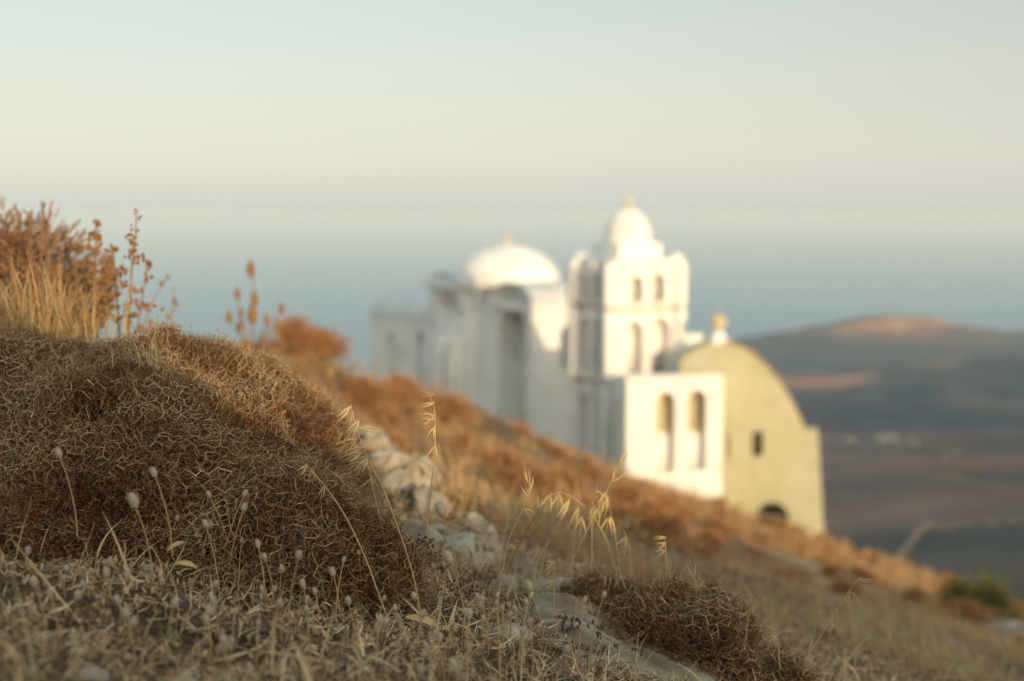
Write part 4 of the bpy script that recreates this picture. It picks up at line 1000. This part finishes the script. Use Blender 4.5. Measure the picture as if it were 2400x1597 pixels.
# curled dead leaves on the ground at the foot of the mound
def dead_leaf(u, v, Y, Lpx, an, label):
    base = P(u, v, Y); L = Lpx * Y / FPX; K = 9; g = Geo(); rows = []
    for k in range(K):
        t = k / (K - 1); w = 0.16 * math.sin(math.pi * (0.08 + 0.88 * t)) ; c = np.array([t - 0.5, 0, 0.22 * math.sin(2.6 * t)])
        for j in range(5): f = (j - 2) / 2; rows.append(c + [0, f * w, 0.10 * f * f])
    V = np.array(rows) * L; F = [(k * 5 + j, k * 5 + j + 1, (k + 1) * 5 + j + 1, (k + 1) * 5 + j) for k in range(K - 1) for j in range(4)]
    g.add(V, F, 0.6); link('dead_leaf', g.mesh('dead_leaf', STRAW, True), loc=base, rot=(R(35), R(an), R(8)), label=label, category='leaf')
dead_leaf(415, 1285, 1.50, 46, -20, 'curled tan dead leaf at the dark foot of the mound')
dead_leaf(435, 1330, 1.46, 52, 20, 'split pale dead leaf just below the curled tan leaf')
dead_leaf(985, 1465, 1.60, 80, 25, 'broad pale dead leaf in the grass under the oats')

# ------------------------------------------------------------------ plants behind the mound
def seed_stalk(pts, Y, label, buds, r=0.003, bud=0.010, mat=STALK, side=0.02, seed=0, name='seed_stalk'):
    """upright dried stalk with seed pods along it; pts from root to tip; buds: number of pods on the upper part"""
    r_ = np.random.default_rng(seed); path = smooth_path([P(u, v, Y) for u, v in pts], 8); base = path[0].copy(); path = path - base
    g = Geo(); V, F = polytube(path, np.linspace(r, r * 0.4, len(path)), 6); g.add(V, F, 0.5)
    o = link(name, g.mesh(name, mat, True), loc=base, label=label, category='dry plant')
    pod = lathe_geo([(0.05, -0.5), (0.28, -0.2), (0.32, 0.1), (0.18, 0.4), (0.02, 0.6)], 8); me = pod.mesh('seed_pod', mat, True)
    for i in range(buds):
        t = r_.uniform(0.12, 1.0); k = min(len(path) - 1, int(t * (len(path) - 1))); w = side * (1.25 - t)
        off = np.array([r_.normal() * w, r_.normal() * w, r_.normal() * 0.006]); q = path[k] + off
        link('seed_pod', me, o, loc=q, rot=(r_.normal() * .6, r_.normal() * .6, 0), scale=bud * r_.uniform(.6, 1.3) * (1.2 - 0.4 * t))
    return o
seed_stalk([(228, 800), (224, 640), (226, 512)], 2.55, 'tall brown seed stalk nearest the round twiggy bush', 70, .0026, .012, side=.022, seed=1)
seed_stalk([(300, 800), (308, 640), (316, 573), (320, 498)], 2.5, 'tallest thin russet seed stalk at the crest of the mound', 60, .0024, .010, side=.016, seed=2)
seed_stalk([(280, 800), (272, 660), (262, 570)], 2.6, 'shorter russet stalk between the two tall seed stalks', 40, .0022, .011, side=.016, seed=3)
seed_stalk([(318, 800), (335, 690), (345, 615)], 2.6, 'short russet stalk just right of the tallest seed stalk', 24, .002, .011, side=.016, seed=4)
seed_stalk([(330, 780), (362, 700), (396, 648)], 3.2, 'thin faded stalk leaning right beside the seed stalks', 8, .002, .014, GREYTWIG, .012, seed=5)
seed_stalk([(395, 800), (404, 720), (408, 672)], 3.3, 'faint upright stalk right of the leaning faded stalk', 7, .002, .014, GREYTWIG, .012, seed=6)
def lone_plant():
    Y = 4.4; base = P(590, 850, Y); g = Geo(); heads = [(588, 632, 36), (557, 690, 26), (537, 745, 28), (565, 735, 22), (597, 702, 34), (625, 750, 26), (660, 725, 24), (652, 765, 26), (562, 765, 26), (592, 740, 44)]
    for u, v, s in heads:
        t = P(u, v, Y) - base; t[1] += rng.normal() * .03; V, F = polytube(smooth_path([(0, 0, 0), t * [.35, .5, .45], t], 6), [.003] * 6 + [.002] * 7, 5); g.add(V, F, .6)
    o = link('pod_plant', g.mesh('pod_plant', STALK, True), loc=base, label='blurred branching dry plant with round pods standing against the sea', category='dry plant')
    me = lathe_geo([(0.05, -0.6), (0.40, -0.25), (0.45, 0.1), (0.25, 0.5), (0.02, 0.7)], 10).mesh('pod', STALK, True)
    for u, v, s in heads: link('pod', me, o, loc=P(u, v, Y) - base, scale=(s * .62 * Y / FPX, s * .62 * Y / FPX, s * .95 * Y / FPX))
lone_plant()

def twig_ball(center, rad, n, mat, label, name, seed, squash=0.85, r=0.0014, tips=True, levels=3):
    """rounded bush of forking twigs radiating from its base"""
    r_ = np.random.default_rng(seed); base = np.array(center) - [0, 0, rad * squash]; g = Geo(); k_ = 9
    starts = np.repeat(np.zeros((1, 3)), k_, 0); d = up_dirs(k_, 0.75, r_)
    ends = starts + d * rad * 0.55; V, F = tubes(starts, ends, r * 3, r * 2.2, 4); g.add(V, F, 0.4)
    cur, cd_ = ends, d; rr = r * 2
    per = max(2, int(round((n / k_) ** (1 / levels))))
    for L in range(levels):
        m = len(cur); s0 = np.repeat(cur, per, 0); d2 = unit(np.repeat(cd_, per, 0) + r_.normal(size=(m * per, 3)) * 0.55)
        e0 = s0 + d2 * rad * r_.uniform(0.22, 0.62, (m * per, 1)) * (0.85 ** L)
        c0 = np.array([0, 0, rad * squash]); off = e0 - c0; dist = np.linalg.norm(off / [1, 1, squash], axis=1); f = np.minimum(1, rad * r_.uniform(.92, 1.06, len(dist)) / dist)[:, None]; e0 = c0 + off * f
        V, F = tubes(s0, e0, rr, rr * 0.6, 3); g.add(V, F, np.repeat(r_.normal(.5, .2, len(s0)).clip(0, 1), 6))
        cur, cd_, rr = e0, d2, rr * 0.62
    o = link(name, g.mesh(name, mat, False), loc=base, label=label, category='shrub')
    if tips:
        h = Geo(); m = len(cur); V, F = tubes(cur - cd_ * 0.012, cur + cd_ * 0.012, r * 2.2, r * 1.2, 4); h.add(V, F, np.repeat(r_.normal(.45, .2, m).clip(0, 1), 8))
        link('twig_tips', h.mesh('twig_tips', mat), o)
    return o
twig_ball(P(45, 655, 3.0), 0.19, 1500, GREYTWIG, 'round twiggy brown bush at the top left against the sky', 'twiggy_bush', 4, 0.9)
def straw_tuft(u, v, Y, n, hpx, wpx, label, seed, mat=STRAW, leanx=0.0, name='straw_tuft', wid=(0.002, 0.005)):
    r_ = np.random.default_rng(seed); base = P(u, v, Y); s = Y / FPX
    root = np.stack([r_.normal(0, wpx * .4, n) * s, r_.normal(0, wpx * .3, n) * s, np.zeros(n)], 1); d0 = up_dirs(n, .3, r_); d1 = unit(d0 + r_.normal(size=(n, 3)) * .7 + [leanx, 0, -.1])
    V, F, k = blades(root, d0, d1, r_.uniform(.45, 1.1, n) * hpx * s, r_.uniform(*wid, n), 5); g = Geo(); g.add(V, F, np.repeat(r_.normal(.62, .15, n).clip(0, 1), k))
    return link(name, g.mesh(name, mat), loc=base, label=label, category='grass tuft')
straw_tuft(60, 800, 2.35, 200, 230, 190, 'large golden tuft of blurred straw grass at the left edge', 1, mat=MIDVEG)
straw_tuft(170, 790, 2.45, 110, 190, 120, 'golden straw tuft between the left edge and the seed stalks', 2, leanx=.3, mat=MIDVEG)
straw_tuft(1560, 1375, 2.03, 24, 60, 70, 'wispy pale grass tuft on top of the small shrubs', 3, wid=(.001, .002))
straw_tuft(1440, 1370, 2.05, 22, 45, 90, 'pale straw wisps lying on the smallest dark shrub', 4, wid=(.001, .002), leanx=-.5)
straw_tuft(1370, 1440, 1.95, 16, 55, 30, 'bleached grass wisps at the left end of the small shrubs', 5, wid=(.0012, .0022))
straw_tuft(330, 860, 1.86, 10, 110, 60, 'few pale straws sticking up from the sunlit crest of the mound', 6, wid=(.0012, .002))

# ------------------------------------------------------------------ the slope between mound and church
def build_slope():
    g = Geo(); n = 9000
    Y = np.exp(rng.uniform(math.log(3.1), math.log(46), n)); X = Y * rng.uniform(-0.52, 0.62, n)
    k = (fbm(X * 0.9, Y * 0.9, 3) > -0.45) & off_rocks(X, Y, 1.0); X, Y = X[k], Y[k]; n = len(X); Z = H(X, Y)
    per = 13; hgt = np.repeat((0.035 + 0.05 * rng.random(n) ** 2) * (1 + 2.2 * sstep(5, 16, Y)) * (1 + 0.5 * fbm(X * 1.3, Y * 1.3, 2)), per)
    sp = np.repeat(0.05 * (1 + Y / 10), per)[:, None]
    root = np.repeat(np.stack([X, Y, Z - .01], 1), per, 0) + rng.normal(size=(n * per, 3)) * [1, 1, 0] * sp
    N = n * per; d0 = up_dirs(N, .75); d1 = unit(d0 + rng.normal(size=(N, 3)) * .8)
    w = np.repeat(0.0022 + 0.0011 * Y, per) * rng.uniform(.6, 1.4, N)
    tint = (np.repeat(rng.normal(.44, .13, n) + 0.26 * (1 - sstep(3.9, 5.4, Y - 1.3 * X)) * sstep(0.0, 0.5, X) + 0.20 * fbm(X * .7, Y * .7, 3), per) + rng.normal(0, .07, N)).clip(0, 1)
    V, F, kk = blades(root, d0, d1, hgt * rng.uniform(.5, 1.3, N), w, 2); g.add(V, F, np.repeat(tint, kk))
    link('slope_grass', g.mesh('slope_grass', MIDVEG), kind='stuff', label='dry orange and buff grass covering the slope below the church', category='grass')
build_slope()

def shrub_mesh(seed, leafmat):
    """low domed phrygana shrub: forking twigs and many small leaves; returns (twigs, leaves), unit size"""
    r_ = np.random.default_rng(seed); g = Geo(); d = up_dirs(60, .8, r_); V, F = tubes(np.zeros((60, 3)), d * .6, .02, .012, 3); g.add(V, F, .4)
    d2 = unit(np.repeat(d, 6, 0) + r_.normal(size=(360, 3)) * .5); s0 = np.repeat(d * .6, 6, 0); e = s0 + d2 * r_.uniform(.2, .5, (360, 1)); V, F = tubes(s0, e, .011, .004, 3); g.add(V, F, .45)
    h = Geo(); n = 2600; c = e[r_.integers(0, 360, n)] * r_.uniform(.55, 1.08, (n, 1)) + r_.normal(size=(n, 3)) * .06; c[:, 2] = np.abs(c[:, 2])
    d0 = unit(c + r_.normal(size=(n, 3)) * .5); V, F, k = blades(c, d0, unit(d0 + r_.normal(size=(n, 3)) * .5), r_.uniform(.06, .14, n), r_.uniform(.02, .05, n), 1, .3)
    h.add(V, F, np.repeat(r_.normal(.5, .2, n).clip(0, 1), k))
    return g.mesh('twigs', GREYTWIG), h.mesh('leaves', leafmat)
SHR = [shrub_mesh(200 + i, SHRUBLEAF) for i in range(4)]
def low_shrub(x, y, r, label, group=None, hh=.8, var=None, name='low_shrub'):
    tw, lv = (var or SHR[int(rng.integers(len(SHR)))])
    o = link(name, tw, loc=(x, y, G(x, y) - .03), rot=(0, 0, rng.uniform(0, 6.28)), scale=(r, r, r * hh), label=label, category='shrub')
    if group: o['group'] = group
    link('leaves', lv, o); return o
for u, v, Y, rpx, lab in [(690, 880, 7.0, 95, 'tall russet shrub at the ridge just right of the branching pod plant'), (560, 900, 5.5, 70, 'golden-brown shrub half hidden behind the crest of the mound'), (800, 900, 9.0, 75, 'russet shrub on the ridge line left of the church'),
                          (1100, 1010, 11.0, 60, 'rounded brown shrub on the ridge in front of the tall shaded arch'), (1215, 1050, 11.0, 62, 'rounded brown shrub on the ridge left of the bell tower'), (925, 970, 8.0, 70, 'brown shrub on the ridge below the church nave')]:
    p = P(u, v, Y); low_shrub(p[0], p[1], rpx * Y / FPX, lab, hh=1.0)
n = 0
while n < 190:
    Y = math.exp(rng.uniform(math.log(3.4), math.log(34))); X = Y * rng.uniform(-.30, .42)
    t_ = -SN * X + CS * Y
    if Y - 1.3 * X < 4.4 and X > 0: continue
    if not off_rocks(np.array([X]), np.array([Y]), 1.2)[0]: continue
    low_shrub(X, Y, rng.uniform(.07, .17) * (1 + Y / 25), 'low russet shrub on the dry slope below the church', 'low shrubs on the slope', hh=rng.uniform(.6, .95)); n += 1
GRN = shrub_mesh(300, GREENLEAF)
p = P(2350, 1430, 9.0)
low_shrub(p[0], p[1] + .3, .30, 'dark green leafy bush at the right edge of the slope', hh=1.25, var=GRN, name='green_bush')
p = P(2290, 1430, 9.3); low_shrub(p[0], p[1] + .4, .20, 'smaller green bush on the left of the dark green bush', hh=1.5, var=GRN, name='green_bush')
